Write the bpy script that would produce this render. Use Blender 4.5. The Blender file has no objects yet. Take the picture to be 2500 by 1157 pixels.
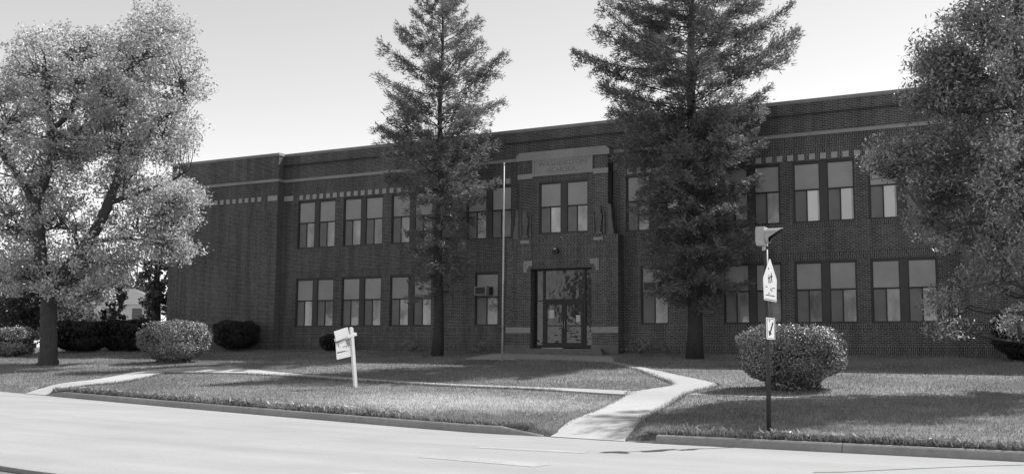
import bpy, math, random
import numpy as np
from mathutils import Vector, Matrix
SC = bpy.context.scene
COL = SC.collection
RNG = np.random.default_rng(11)
random.seed(5)

# ------------------------------------------------------------------ camera
YAW, PITCH, ROLL, FPX = 0.4983189, 0.1098082, 0.0074759, 2602.62
CAM = Vector((20.42969, -42.69213, -0.09745))
cy, sy, cp, sp = math.cos(YAW), math.sin(YAW), math.cos(PITCH), math.sin(PITCH)
fwd = Vector((-sy * cp, cy * cp, sp))
rgt = Vector((cy, sy, 0))
upv = rgt.cross(fwd)
r2 = rgt * math.cos(ROLL) + upv * math.sin(ROLL)
u2 = -rgt * math.sin(ROLL) + upv * math.cos(ROLL)
cd = bpy.data.cameras.new('camera')
cd.sensor_width = 36
cd.lens = 36 * FPX / 2500
cd.clip_start, cd.clip_end = 0.1, 3000
cam = bpy.data.objects.new('camera', cd)
M = Matrix((r2, u2, -fwd)).transposed().to_4x4()
M.translation = CAM
cam.matrix_world = M
COL.objects.link(cam)
SC.camera = cam

# ------------------------------------------------------------------ sky, sun, exposure
SUN = Vector((0.50, 0.667, 1.0)).normalized()
ELEV = math.asin(SUN.z)
AZ = math.atan2(SUN.x, SUN.y)
world = bpy.data.worlds.new('World')
SC.world = world
world.use_nodes = True
nt = world.node_tree
nt.nodes.clear()
sky = nt.nodes.new('ShaderNodeTexSky')
sky.sky_type = 'NISHITA'
sky.sun_disc = False
sky.sun_elevation = ELEV
sky.sun_rotation = AZ
sky.air_density, sky.dust_density, sky.ozone_density = 1.2, 0.0, 1.0
bw = nt.nodes.new('ShaderNodeRGBToBW')          # a black and white photograph
bg = nt.nodes.new('ShaderNodeBackground')
bg.inputs['Strength'].default_value = 0.14
wo = nt.nodes.new('ShaderNodeOutputWorld')
nt.links.new(sky.outputs[0], bw.inputs[0])
nt.links.new(bw.outputs[0], bg.inputs[0])
nt.links.new(bg.outputs[0], wo.inputs[0])
sl = bpy.data.lights.new('sun', 'SUN')
sl.energy = 4.5
sl.angle = math.radians(0.55)
so = bpy.data.objects.new('sun', sl)
so.rotation_euler = SUN.to_track_quat('Z', 'Y').to_euler()
COL.objects.link(so)
SC.view_settings.view_transform = 'Standard'
SC.view_settings.look = 'None'
SC.view_settings.exposure = 0.56
SC.view_settings.gamma = 1.0
SC.cycles.max_bounces = 8
SC.cycles.diffuse_bounces = 4
SC.cycles.transmission_bounces = 6
SC.cycles.use_denoising = True


# ------------------------------------------------------------------ ground shape
KB = [(-60, -16.5), (-20, -18.2), (-12, -19.6), (-8, -20.4), (-2, -21.6), (3, -22.5), (8, -23.3), (13, -23.9), (20, -24.0), (60, -24.0)]
KX, KY = [a for a, _ in KB], [b for _, b in KB]


def zst(X):
    return -1.7 + 0.0142 * np.clip(9 - np.asarray(X, float), 0, 30)


def yk(X):
    return np.interp(X, KX, KY)


def zbase(X):
    return 0.02 - 0.0045 * np.clip(X, -30, 30)


def hk(X):
    X = np.asarray(X, float)
    def dip(c, h, s): return np.clip((h + s - np.abs(X - c)) / s, 0, 1)
    return 0.15 - 0.147 * np.maximum(dip(11.75, 0.85, 0.35), dip(-8.75, 0.55, 0.4))


def gz(X, Y):
    X = np.asarray(X, float); Y = np.asarray(Y, float)
    k = yk(X); z0 = zst(X)
    t = np.clip((Y - k) / (0 - k), 0, 1)
    rise = hk(X) + (0.15 - hk(X)) * np.clip((Y - k) / 1.6, 0, 1)
    e = t - 0.05 * np.sin(np.pi * t)
    z = z0 + rise + (zbase(X) - z0 - 0.15) * e
    return np.where(Y < k, z0, z)


# ------------------------------------------------------------------ materials
MATS = {}


def newmat(name):
    m = bpy.data.materials.new(name)
    m.use_nodes = True
    n = m.node_tree.nodes
    return m, n, m.node_tree.links, n['Principled BSDF']


def g3(v): return (v, v, v, 1)


def coords(n, l, kind='Object', scale=None):
    tc = n.new('ShaderNodeTexCoord')
    if scale is None: return tc.outputs[kind]
    mp = n.new('ShaderNodeMapping')
    mp.inputs['Scale'].default_value = scale
    l.new(tc.outputs[kind], mp.inputs[0])
    return mp.outputs[0]


def noise(n, l, src, scale, detail=4, rough=0.6):
    t = n.new('ShaderNodeTexNoise')
    t.inputs['Scale'].default_value = scale
    t.inputs['Detail'].default_value = detail
    t.inputs['Roughness'].default_value = rough
    if src is not None: l.new(src, t.inputs['Vector'])
    return t.outputs['Fac']


def ramp(n, l, src, stops):
    r = n.new('ShaderNodeValToRGB')
    e = r.color_ramp.elements
    e[0].position, e[0].color = stops[0][0], g3(stops[0][1])
    e[1].position, e[1].color = stops[-1][0], g3(stops[-1][1])
    for p, v in stops[1:-1]:
        x = e.new(p); x.color = g3(v)
    l.new(src, r.inputs[0])
    return r.outputs[0]


def mixc(n, l, a, b, fac, mode='MULTIPLY'):
    m = n.new('ShaderNodeMix')
    m.data_type = 'RGBA'; m.blend_type = mode
    if isinstance(fac, float): m.inputs[0].default_value = fac
    else: l.new(fac, m.inputs[0])
    l.new(a, m.inputs[6]) if not isinstance(a, float) else setattr(m.inputs[6], 'default_value', g3(a))
    l.new(b, m.inputs[7]) if not isinstance(b, float) else setattr(m.inputs[7], 'default_value', g3(b))
    return m.outputs[2]


def bump(n, l, bsdf, h, strength=0.3, dist=0.01):
    b = n.new('ShaderNodeBump')
    b.inputs['Strength'].default_value = strength
    b.inputs['Distance'].default_value = dist
    l.new(h, b.inputs['Height'])
    l.new(b.outputs[0], bsdf.inputs['Normal'])


def surf(name, lo, hi, scale=6, rough=0.8, bstr=0.15, scale2=0.6, stretch=None, spec=0.3):
    """noise-mottled solid"""
    m, n, l, b = newmat(name)
    c = coords(n, l, 'Object', stretch) if stretch else coords(n, l)
    f = noise(n, l, c, scale, 6)
    f2 = noise(n, l, c, scale2, 3)
    col = ramp(n, l, f, [(0.3, lo), (0.7, hi)])
    st = ramp(n, l, f2, [(0.3, 0.82), (0.65, 1.0)])
    l.new(mixc(n, l, col, st, 1.0), b.inputs['Base Color'])
    b.inputs['Roughness'].default_value = rough
    b.inputs['Specular IOR Level'].default_value = spec
    if bstr: bump(n, l, b, f, bstr, 0.01)
    MATS[name] = m
    return m


def brickmat(name, c1, c2, mortar, msize=0.011, dark=0.75):
    m, n, l, b = newmat(name)
    tc = n.new('ShaderNodeTexCoord')
    wob = n.new('ShaderNodeTexNoise'); wob.inputs['Scale'].default_value = 3.0
    l.new(tc.outputs['UV'], wob.inputs['Vector'])
    va = n.new('ShaderNodeVectorMath'); va.operation = 'MULTIPLY_ADD'
    va.inputs[1].default_value = (0.006, 0.006, 0); l.new(wob.outputs['Color'], va.inputs[0]); l.new(tc.outputs['UV'], va.inputs[2])
    t = n.new('ShaderNodeTexBrick')
    t.inputs['Scale'].default_value = 1.0
    t.inputs['Brick Width'].default_value = 0.212
    t.inputs['Row Height'].default_value = 0.069
    t.inputs['Mortar Size'].default_value = msize
    t.inputs['Mortar Smooth'].default_value = 0.15
    t.inputs['Bias'].default_value = -0.1
    t.inputs['Color1'].default_value = g3(c1)
    t.inputs['Color2'].default_value = g3(c2)
    t.inputs['Mortar'].default_value = g3(mortar)
    l.new(va.outputs[0], t.inputs['Vector'])
    f = noise(n, l, tc.outputs['Object'], 0.35, 5, 0.65)
    st = ramp(n, l, f, [(0.3, dark), (0.62, 1.0)])
    f2 = noise(n, l, tc.outputs['Object'], 9, 3)
    st2 = ramp(n, l, f2, [(0.3, 0.8), (0.7, 1.12)])
    mp = n.new('ShaderNodeMapping'); mp.inputs['Scale'].default_value = (1.6, 1.6, .12); l.new(tc.outputs['Object'], mp.inputs[0])
    st3 = ramp(n, l, noise(n, l, mp.outputs[0], 1.5, 5, .65), [(0.35, 0.72), (0.6, 1.05)])
    c = mixc(n, l, mixc(n, l, mixc(n, l, t.outputs['Color'], st, 1.0), st2, 1.0), st3, 1.0)
    l.new(c, b.inputs['Base Color'])
    b.inputs['Roughness'].default_value = 0.85
    b.inputs['Specular IOR Level'].default_value = 0.2
    inv = n.new('ShaderNodeMath'); inv.operation = 'SUBTRACT'; inv.inputs[0].default_value = 1
    l.new(t.outputs['Fac'], inv.inputs[1])
    bump(n, l, b, inv.outputs[0], 0.5, 0.008)
    MATS[name] = m
    return m


def dry(n, l, col):
    """a bleached, worn patch of turf near the walk"""
    c = coords(n, l)
    mp = n.new('ShaderNodeMapping'); mp.vector_type = 'POINT'
    mp.inputs['Location'].default_value = (-6.2 / 4.8, 19.3 / 2.6, 0); mp.inputs['Scale'].default_value = (1 / 4.8, 1 / 2.6, 0)
    l.new(c, mp.inputs[0])
    ln = n.new('ShaderNodeVectorMath'); ln.operation = 'LENGTH'; l.new(mp.outputs[0], ln.inputs[0])
    f = noise(n, l, c, 0.8, 5, 0.7)
    ad = n.new('ShaderNodeMath'); ad.operation = 'MULTIPLY_ADD'; ad.inputs[1].default_value = 1.6; l.new(f, ad.inputs[0]); l.new(ln.outputs['Value'], ad.inputs[2])
    sc = n.new('ShaderNodeMath'); sc.operation = 'MULTIPLY'; sc.inputs[1].default_value = 0.5; l.new(ad.outputs[0], sc.inputs[0])
    k = ramp(n, l, sc.outputs[0], [(0.55, 1.0), (0.95, 0.0)])
    hi = mixc(n, l, col, 0.62, 0.52, 'MIX')
    return mixc(n, l, col, hi, k, 'MIX')


def leafmat(name, lo, hi, trans=0.45, spec=0.25, rough=0.55, clump=1.2):
    m, n, l, b = newmat(name)
    n.remove(b)
    out = n['Material Output']
    geo = n.new('ShaderNodeNewGeometry')
    c = coords(n, l)
    f = noise(n, l, c, clump, 3)
    col = ramp(n, l, geo.outputs['Random Per Island'], [(0.0, lo), (1.0, hi)])
    st = ramp(n, l, f, [(0.3, 0.62), (0.7, 1.2)])
    cc = mixc(n, l, col, st, 1.0)
    if name == 'grass_blade': cc = dry(n, l, cc)
    d = n.new('ShaderNodeBsdfPrincipled')
    d.inputs['Roughness'].default_value = rough
    d.inputs['Specular IOR Level'].default_value = spec
    l.new(cc, d.inputs['Base Color'])
    t = n.new('ShaderNodeBsdfTranslucent')
    l.new(cc, t.inputs[0])
    mx = n.new('ShaderNodeMixShader'); mx.inputs[0].default_value = trans
    l.new(d.outputs[0], mx.inputs[1]); l.new(t.outputs[0], mx.inputs[2])
    l.new(mx.outputs[0], out.inputs[0])
    MATS[name] = m
    return m


def glassmat(name, base, noise_hi, spec=0.5, rough=0.03, wav=0.02, coat=1.0):
    """window glass over what hangs behind it: a clear reflecting coat on a soft uneven base"""
    m, n, l, b = newmat(name)
    c = coords(n, l, 'Object', (1.0, 1.0, 0.45))
    oi = n.new('ShaderNodeObjectInfo')
    sh = n.new('ShaderNodeVectorMath'); sh.operation = 'MULTIPLY_ADD'; sh.inputs[1].default_value = (37, 0, 23)
    l.new(oi.outputs['Random'], sh.inputs[0]); l.new(c, sh.inputs[2])
    f = noise(n, l, sh.outputs[0], 2.2, 5, 0.6)
    br = ramp(n, l, oi.outputs['Random'], [(0.0, 0.72), (1.0, 1.2)])
    l.new(mixc(n, l, ramp(n, l, f, [(0.3, base), (0.72, noise_hi)]), br, 1.0), b.inputs['Base Color'])
    b.inputs['Roughness'].default_value = 0.6
    b.inputs['Specular IOR Level'].default_value = 0.2
    b.inputs['Coat Weight'].default_value = coat
    b.inputs['Coat Roughness'].default_value = rough
    b.inputs['Coat IOR'].default_value = 1.35 + spec * 0.3
    f2 = noise(n, l, coords(n, l), 1.6, 2)
    bp = n.new('ShaderNodeBump'); bp.inputs['Strength'].default_value = wav; bp.inputs['Distance'].default_value = 0.3
    l.new(f2, bp.inputs['Height']); l.new(bp.outputs[0], b.inputs['Coat Normal'])
    MATS[name] = m
    return m


brickmat('brick', 0.058, 0.120, 0.27)
brickmat('brick_soldier', 0.048, 0.10, 0.27)
surf('limestone', 0.29, 0.37, 9, 0.85, 0.2, 0.8)
surf('block_stone', 0.40, 0.50, 7, 0.85, 0.15, 0.9)
surf('limestone_dark', 0.13, 0.20, 5, 0.85, 0.2, 0.7)
surf('coping', 0.24, 0.31, 5, 0.8, 0.1, 0.5)
surf('letter', 0.17, 0.22, 8, 0.9, 0)
surf('frame_dark', 0.030, 0.040, 20, 0.5, 0.05)
surf('frame_brown', 0.062, 0.078, 3, 0.55, 0.05)
surf('infill_panel', 0.36, 0.40, 3, 0.6, 0.02, 0.5, None, 0.3)
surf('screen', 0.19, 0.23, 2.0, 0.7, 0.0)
glassmat('glass_dull', 0.16, 0.46)
glassmat('glass_mid', 0.26, 0.60)
glassmat('glass_blind', 0.66, 0.74, 0.3)
glassmat('glass_door', 0.012, 0.02, 0.75, 0.02, 0.05, 0.75)
surf('paper', 0.55, 0.62, 3, 0.9, 0)
surf('concrete', 0.40, 0.47, 7, 0.9, 0.2, 0.35)
surf('concrete_kerb', 0.26, 0.33, 8, 0.9, 0.25, 0.4)
surf('step_stone', 0.14, 0.20, 6, 0.9, 0.2, 0.7)
surf('white_paint', 0.82, 0.88, 6, 0.45, 0.02)
surf('white_panel', 0.82, 0.88, 4, 0.4, 0.0)
surf('print_dark', 0.06, 0.10, 20, 0.6, 0.0)
surf('print_grey', 0.22, 0.30, 12, 0.6, 0.0)
surf('sign_face', 0.72, 0.78, 5, 0.35, 0.0)
surf('sign_black', 0.02, 0.03, 9, 0.5, 0.0)
surf('pole_dark', 0.035, 0.06, 14, 0.45, 0.05)
surf('pole_light', 0.42, 0.52, 10, 0.35, 0.02)
surf('beacon_paint', 0.36, 0.44, 6, 0.4, 0.02)
surf('lens', 0.12, 0.16, 9, 0.1, 0.0)
surf('ac_case', 0.30, 0.36, 6, 0.5, 0.05)
surf('ac_grille', 0.05, 0.08, 40, 0.6, 0.2)
surf('roof_shingle', 0.15, 0.20, 14, 0.9, 0.3)
surf('white_siding', 0.70, 0.78, 3, 0.7, 0.05)
surf('flat_roof', 0.10, 0.14, 3, 0.95, 0.1)
surf('soil', 0.035, 0.06, 5, 1.0, 0.3)
surf('bark', 0.045, 0.11, 5, 0.95, 0.9, 0.9, (6, 6, 0.9))
surf('bark_conifer', 0.035, 0.075, 6, 0.95, 0.8, 0.9, (5, 5, 1.2))
leafmat('leaf_left', 0.26, 0.80, 0.55, 0.6, 0.42)
leafmat('leaf_right', 0.12, 0.60, 0.50, 0.7, 0.42)
leafmat('leaf_back', 0.08, 0.22, 0.35)
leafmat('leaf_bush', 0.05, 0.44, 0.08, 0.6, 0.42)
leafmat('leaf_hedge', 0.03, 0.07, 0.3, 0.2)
leafmat('needle', 0.09, 0.32, 0.30, 0.3, 0.5)
leafmat('grass_blade', 0.15, 0.42, 0.35, 0.3, 0.5, 0.35)
leafmat('weed_leaf', 0.22, 0.42, 0.35, 0.35, 0.45)

# road: pale worn concrete with long tyre-polished streaks
m, n, l, b = newmat('road')
c = coords(n, l, 'Object')
rot = n.new('ShaderNodeMapping'); rot.inputs['Rotation'].default_value = (0, 0, math.radians(8)); rot.inputs['Scale'].default_value = (0.12, 1.0, 1)
l.new(c, rot.inputs[0])
f1 = noise(n, l, rot.outputs[0], 1.1, 5, 0.6)
f2 = noise(n, l, c, 30, 6, 0.7)
f3 = noise(n, l, c, 0.5, 3)
a1 = ramp(n, l, f1, [(0.30, 0.325), (0.70, 0.385)])
a2 = ramp(n, l, f2, [(0.3, 0.86), (0.7, 1.06)])
a3 = ramp(n, l, f3, [(0.3, 0.92), (0.7, 1.03)])
l.new(mixc(n, l, mixc(n, l, a1, a2, 1.0), a3, 1.0), b.inputs['Base Color'])
b.inputs['Roughness'].default_value = 0.85
b.inputs['Specular IOR Level'].default_value = 0.25
bump(n, l, b, f2, 0.25, 0.01)
MATS['road'] = m
surf('road_paint', 0.36, 0.44, 9, 0.8, 0.1, 1.5)
surf('tar', 0.05, 0.09, 9, 0.6, 0.1)

# lawn: mown grass with dry patches
m, n, l, b = newmat('lawn')
c = coords(n, l)
f1 = noise(n, l, c, 0.22, 4, 0.6)
f2 = noise(n, l, c, 2.2, 5, 0.7)
f3 = noise(n, l, c, 22, 5, 0.75)
a1 = ramp(n, l, f1, [(0.34, 0.14), (0.62, 0.32)])
a2 = ramp(n, l, f2, [(0.3, 0.75), (0.7, 1.2)])
a3 = ramp(n, l, f3, [(0.3, 0.5), (0.72, 1.4)])
l.new(dry(n, l, mixc(n, l, mixc(n, l, a1, a2, 1.0), a3, 1.0)), b.inputs['Base Color'])
b.inputs['Roughness'].default_value = 0.95
b.inputs['Specular IOR Level'].default_value = 0.1
bump(n, l, b, f3, 0.8, 0.05)
MATS['lawn'] = m


# ------------------------------------------------------------------ mesh helpers
class MB:
    def __init__(s):
        s.v, s.f, s.m, s.uv, s.names, s.sm = [], [], [], [], [], []

    def mi(s, name):
        if name not in s.names: s.names.append(name)
        return s.names.index(name)

    def face(s, pts, mat, uv=None, smooth=False):
        i = len(s.v)
        s.v += [tuple(p) for p in pts]
        s.f.append(tuple(range(i, i + len(pts))))
        s.m.append(s.mi(mat))
        s.sm.append(smooth)
        if uv is None:
            a, b_, c_ = Vector(pts[0]), Vector(pts[1]), Vector(pts[2])
            nn = (b_ - a).cross(c_ - a)
            ax = max(range(3), key=lambda k: abs(nn[k]))
            if ax == 0: uv = [(p[1], p[2]) for p in pts]
            elif ax == 1: uv = [(p[0], p[2]) for p in pts]
            else: uv = [(p[0], p[1]) for p in pts]
        s.uv.append(uv)

    def box(s, x0, x1, y0, y1, z0, z1, mat, T=None, skip=''):
        P = [(x0, y0, z0), (x1, y0, z0), (x1, y1, z0), (x0, y1, z0), (x0, y0, z1), (x1, y0, z1), (x1, y1, z1), (x0, y1, z1)]
        F = {'b': (0, 3, 2, 1), 't': (4, 5, 6, 7), 'f': (0, 1, 5, 4), 'r': (1, 2, 6, 5), 'k': (2, 3, 7, 6), 'l': (3, 0, 4, 7)}
        for k, q in F.items():
            if k in skip: continue
            pts = [P[i] for i in q]
            if T is not None: pts = [tuple(T @ Vector(p)) for p in pts]
            s.face(pts, mat)

    def prism(s, poly, ext, mat, T=None):
        """poly: list of 3d points, ext: vector"""
        A = [Vector(p) for p in poly]; B = [p + Vector(ext) for p in A]
        if T is not None: A = [T @ p for p in A]; B = [T @ p for p in B]
        s.face(A, mat); s.face(B[::-1], mat)
        k = len(A)
        for i in range(k):
            j = (i + 1) % k
            s.face([A[j], A[i], B[i], B[j]], mat)

    def tube(s, pts, rad, mat, seg=10, cap=True, wob=0.0):
        rings = []
        pts = [Vector(p) for p in pts]
        ref = Vector((0.3, 1, 0.1)).normalized()
        base = len(s.v)
        for i, p in enumerate(pts):
            d = (pts[min(i + 1, len(pts) - 1)] - pts[max(i - 1, 0)]).normalized()
            a = d.cross(ref)
            if a.length < 1e-3: a = d.cross(Vector((1, 0, 0)))
            a.normalize(); b_ = d.cross(a)
            for k in range(seg):
                t = 2 * math.pi * k / seg
                r = rad[i] * (1 + wob * math.sin(3 * t + i * 1.3) + wob * random.uniform(-.6, .6))
                s.v.append(tuple(p + a * (math.cos(t) * r) + b_ * (math.sin(t) * r)))
        for i in range(len(pts) - 1):
            for k in range(seg):
                q = (base + i * seg + k, base + i * seg + (k + 1) % seg, base + (i + 1) * seg + (k + 1) % seg, base + (i + 1) * seg + k)
                s.f.append(q[::-1]); s.m.append(s.mi(mat)); s.sm.append(True)
                s.uv.append([(k / seg, i), ((k + 1) / seg, i), ((k + 1) / seg, i + 1), (k / seg, i + 1)])
        if cap:
            for i, rv in ((0, False), (len(pts) - 1, True)):
                q = [base + i * seg + k for k in range(seg)]
                if rv: q = q[::-1]
                s.f.append(tuple(q)); s.m.append(s.mi(mat)); s.sm.append(False)
                s.uv.append([(0, 0)] * seg)

    def build(s, name, parent=None, link=True):
        me = bpy.data.meshes.new(name)
        me.from_pydata(s.v, [], s.f)
        for nm in s.names: me.materials.append(MATS[nm])
        me.polygons.foreach_set('material_index', s.m)
        me.polygons.foreach_set('use_smooth', s.sm)
        ul = me.uv_layers.new(name='UVMap')
        ul.data.foreach_set('uv', [c for f in s.uv for p in f for c in p])
        me.update()
        o = bpy.data.objects.new(name, me)
        COL.objects.link(o)
        if parent: o.parent = parent
        return o


def quads(name, V, mat, parent=None, n=4, smooth=False):
    """V: (N,n,3) array -> one mesh of N separate n-gons"""
    V = np.asarray(V, np.float32)
    N = V.shape[0]
    me = bpy.data.meshes.new(name)
    me.vertices.add(N * n); me.loops.add(N * n); me.polygons.add(N)
    me.vertices.foreach_set('co', V.reshape(-1))
    me.loops.foreach_set('vertex_index', np.arange(N * n, dtype=np.int32))
    me.polygons.foreach_set('loop_start', np.arange(0, N * n, n, dtype=np.int32))
    me.polygons.foreach_set('loop_total', np.full(N, n, dtype=np.int32))
    me.materials.append(MATS[mat])
    me.update(calc_edges=True)
    me.validate()
    o = bpy.data.objects.new(name, me)
    COL.objects.link(o)
    if parent: o.parent = parent
    return o


def gridmesh(name, P, mat, smooth=True):
    """P: (R,C,3)"""
    R_, C_ = P.shape[:2]
    me = bpy.data.meshes.new(name)
    idx = np.arange(R_ * C_).reshape(R_, C_)
    q = np.stack([idx[:-1, :-1], idx[:-1, 1:], idx[1:, 1:], idx[1:, :-1]], -1).reshape(-1, 4).astype(np.int32)
    N = len(q)
    me.vertices.add(R_ * C_); me.loops.add(N * 4); me.polygons.add(N)
    me.vertices.foreach_set('co', P.astype(np.float32).reshape(-1))
    me.loops.foreach_set('vertex_index', q.reshape(-1))
    me.polygons.foreach_set('loop_start', np.arange(0, N * 4, 4, dtype=np.int32))
    me.polygons.foreach_set('loop_total', np.full(N, 4, dtype=np.int32))
    me.polygons.foreach_set('use_smooth', np.full(N, smooth))
    me.materials.append(MATS[mat])
    me.update(calc_edges=True)
    o = bpy.data.objects.new(name, me)
    COL.objects.link(o)
    return o


def thing(name, label, cat, loc=(0, 0, 0), group=None):
    o = bpy.data.objects.new(name, None)
    o.empty_display_size = 0.2
    COL.objects.link(o)
    o.location = loc
    tag(o, label, cat, group)
    return o


def tag(o, label, cat, group=None, kind=None):
    o['label'] = label
    o['category'] = cat
    if group: o['group'] = group
    if kind: o['kind'] = kind
    return o


def struct(o):
    o['kind'] = 'structure'
    return o


def rebase(parent, *objs):
    """children were built in world coordinates: keep them there under an Empty that is not at the origin"""
    for o in objs: o.location = -Vector(parent.location)


# ------------------------------------------------------------------ terrain, road, walks
xf = np.concatenate([np.arange(-46, 32.01, 0.3)])
xs = np.concatenate([[-600, -350, -200, -120, -80, -60], xf, [34, 40, 60, 90, 150, 300, 600]])
kx, zx = yk(xs), zst(xs)
rows = []
for off, dz in [(-400, .1), (-120, .1), (-60, .1), (-40, .1), (-30, .1), (-22, .1), (-16, .1), (-13, .1), (-11.6, .1), (-10.36, .1), (-10.3, -.08), (-5, -.08), (-.02, -.08)]:
    rows.append(np.stack([xs, kx + off, zx + dz], -1))
rows.append(np.stack([xs, kx + 0.10, zx - .08], -1))
for t in np.linspace(0, 1, 84):
    Y = (kx + 0.15) * (1 - t)
    rows.append(np.stack([xs, Y, gz(xs, Y) - (0.01 if t == 0 else 0)], -1))
for Y in (3, 8, 16, 30, 60, 120, 250, 600):
    rows.append(np.stack([xs, np.full_like(xs, Y), zbase(xs) + 0.002 * Y], -1))
struct(gridmesh('ground', np.array(rows), 'lawn'))

xr = np.concatenate([[-300, -120, -70], np.arange(-46, 40.1, 0.5), [60, 120, 300]])
offs = np.linspace(0.06, -10.3, 24)
struct(gridmesh('road', np.array([np.stack([xr, yk(xr) + o, zst(xr) + 0.0 * xr], -1) for o in offs])[::-1], 'road'))


def ribbon(name, L, Rr, mat, dz=0.025, nlen=60, nw=5, skirt=True):
    def res(P):
        P = np.array(P, float); d = np.r_[0, np.cumsum(np.hypot(*np.diff(P, axis=0).T))]
        s = np.linspace(0, d[-1], nlen)
        x, y = np.interp(s, d, P[:, 0]), np.interp(s, d, P[:, 1])
        for _ in range(3):
            x[1:-1] = (x[:-2] + 2 * x[1:-1] + x[2:]) / 4; y[1:-1] = (y[:-2] + 2 * y[1:-1] + y[2:]) / 4
        return np.stack([x, y], -1)
    A, B = res(L), res(Rr)
    rw = []
    for t in np.linspace(0, 1, nw):
        Q = A * (1 - t) + B * t
        rw.append(np.stack([Q[:, 0], Q[:, 1], gz(Q[:, 0], Q[:, 1]) + dz * np.clip((Q[:, 1] - yk(Q[:, 0])) / 1.2, 0.1, 1)], -1))
    lo, hi = rw[0].copy(), rw[-1].copy()
    lo[:, 2] -= 0.12; hi[:, 2] -= 0.12
    G = np.array([lo] + rw + [hi])
    return gridmesh(name, G, mat, False), A, B


WALKS = []
o, a_, b_ = ribbon('entrance_walk',
    [(10.95, -23.62), (10.4, -19.85), (9.61, -16.5), (9.33, -15.34), (9.6, -14.4), (9.84, -13.52), (9.36, -12.36), (6.49, -7.95), (4.2, -5.2), (1.2, -4.5), (-2.6, -4.4)],
    [(12.6, -23.84), (12.03, -21.2), (11.44, -18.06), (10.95, -15.6), (10.92, -14.72), (11.07, -13.39), (10.76, -12.36), (7.49, -8.42), (4.37, -4.96), (3.2, -2.2), (-2.8, -1.62)], 'concrete', 0.04, nlen=90)
struct(o); WALKS.append((a_, b_))
o, a_, b_ = ribbon('sidewalk',
    [(-10.0, -10.4), (-6, -12.2), (-2, -13.6), (3, -14.9), (6.1, -15.1), (9.5, -15.45)],
    [(-7.6, -12.9), (-5, -13.4), (-2, -14.25), (3.2, -15.35), (6.4, -15.62), (9.75, -16.5)], 'concrete', 0.05)
struct(o); WALKS.append((a_, b_))
o, a_, b_ = ribbon('side_path', [(-9.3, -20.15), (-9.89, -17.0), (-11.2, -14.3), (-11.99, -12.72), (-11.2, -11.0), (-9.0, -10.6)],
    [(-8.2, -20.3), (-8.06, -17.38), (-9.3, -14.9), (-10.21, -13.56), (-8.6, -13.2), (-6.8, -13.1)], 'concrete', 0.062)
struct(o); WALKS.append((a_, b_))
o, a_, b_ = ribbon('sidewalk_overgrown', [(11.05, -15.35), (13, -15.75), (15, -15.9)], [(11.0, -15.75), (13, -15.95), (15, -16.0)], 'concrete', 0.012, 20)
struct(o)

# kerbs: a slanted face, a rounded nose and a flat top, with joints
kb = MB()


def kerb(x0, x1, h0, h1, side=1, off=0.0, hmax=0.15):
    X = np.arange(x0, x1 + 1e-6, (x1 - x0) / max(2, round((x1 - x0) / 0.5)))
    prev = None
    for i, x in enumerate(X):
        f = min(1, (x - x0) / 0.9) if h0 < 1 else 1
        f2 = min(1, (x1 - x) / 0.9) if h1 < 1 else 1
        h = hmax * max(0.12, min(f, f2))
        y, z = float(yk(x)) + off, float(zst(x))
        S = [(x, y - side * 0.02, z - 0.05), (x, y, z + 0.002), (x, y + side * 0.035, z + h - 0.025), (x, y + side * 0.06, z + h), (x, y + side * 0.19, z + h + 0.008), (x, y + side * 0.19, z - 0.05)]
        if prev:
            for a in range(5):
                q = [prev[a], S[a], S[a + 1], prev[a + 1]]
                kb.face(q if side > 0 else q[::-1], 'concrete_kerb')
        else: kb.face(S[::-1], 'concrete_kerb')
        prev = S
    kb.face(prev, 'concrete_kerb')


for a, b_, h0, h1 in [(-8.1, -4.0, 0, 1), (-3.988, 0.9, 1, 1), (0.912, 5.6, 1, 1), (5.612, 10.75, 1, 0)]: kerb(a, b_, h0, h1)
for a, b_ in [(13.25, 16.6), (16.612, 21.5), (21.512, 27), (27.012, 40)]: kerb(a, b_, 1, 1)
kerb(12.65, 13.24, 0.5, 1, 1, 0, 0.07)
kerb(-46, -12.2, 1, 0)
kerb(-40, 40, 1, 1, -1, -10.25)
tag(kb.build('kerb'), 'low grey concrete kerb along the lawn edge of the road', 'kerb', None, 'structure')

mk = MB()
for (xa, ya, xb, yb, w_) in [(10.9, -26.4, 12.95, -26.3, .3), (11.1, -28.3, 13.3, -28.6, .45), (11.5, -31.0, 14.2, -31.2, .45)]:
    d = Vector((xb - xa, yb - ya, 0)); nn = Vector((-d.y, d.x, 0)).normalized() * w_ / 2
    z = -1.7 + 0.004
    mk.face([(xa - nn.x, ya - nn.y, z), (xb - nn.x, yb - nn.y, z), (xb + nn.x, yb + nn.y, z), (xa + nn.x, ya + nn.y, z)], 'road_paint')
struct(mk.build('crosswalk_marking'))
mk = MB()
cr = [(16.9, -27.35), (17.26, -27.08), (17.8, -26.35), (18.38, -25.65), (19.0, -24.95), (19.6, -24.35)]
for (xa, ya), (xb, yb) in zip(cr[:-1], cr[1:]):
    z = -1.7 + 0.005
    mk.face([(xa, ya - .02, z), (xb, yb - .02, z), (xb, yb + .03, z), (xa, ya + .03, z)], 'tar')
struct(mk.build('road_seam'))

# ------------------------------------------------------------------ school building
SCHOOL = thing('school_building', 'long two-storey dark brick school with pale stone bands and paired windows', 'building')
WL, WR, LW, RW = -16.35, 16.25, -23.97, 24.2      # main wall ends, wing ends
YW = -0.49                                        # wing fronts
ZT = 10.09
wall = MB()


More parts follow.
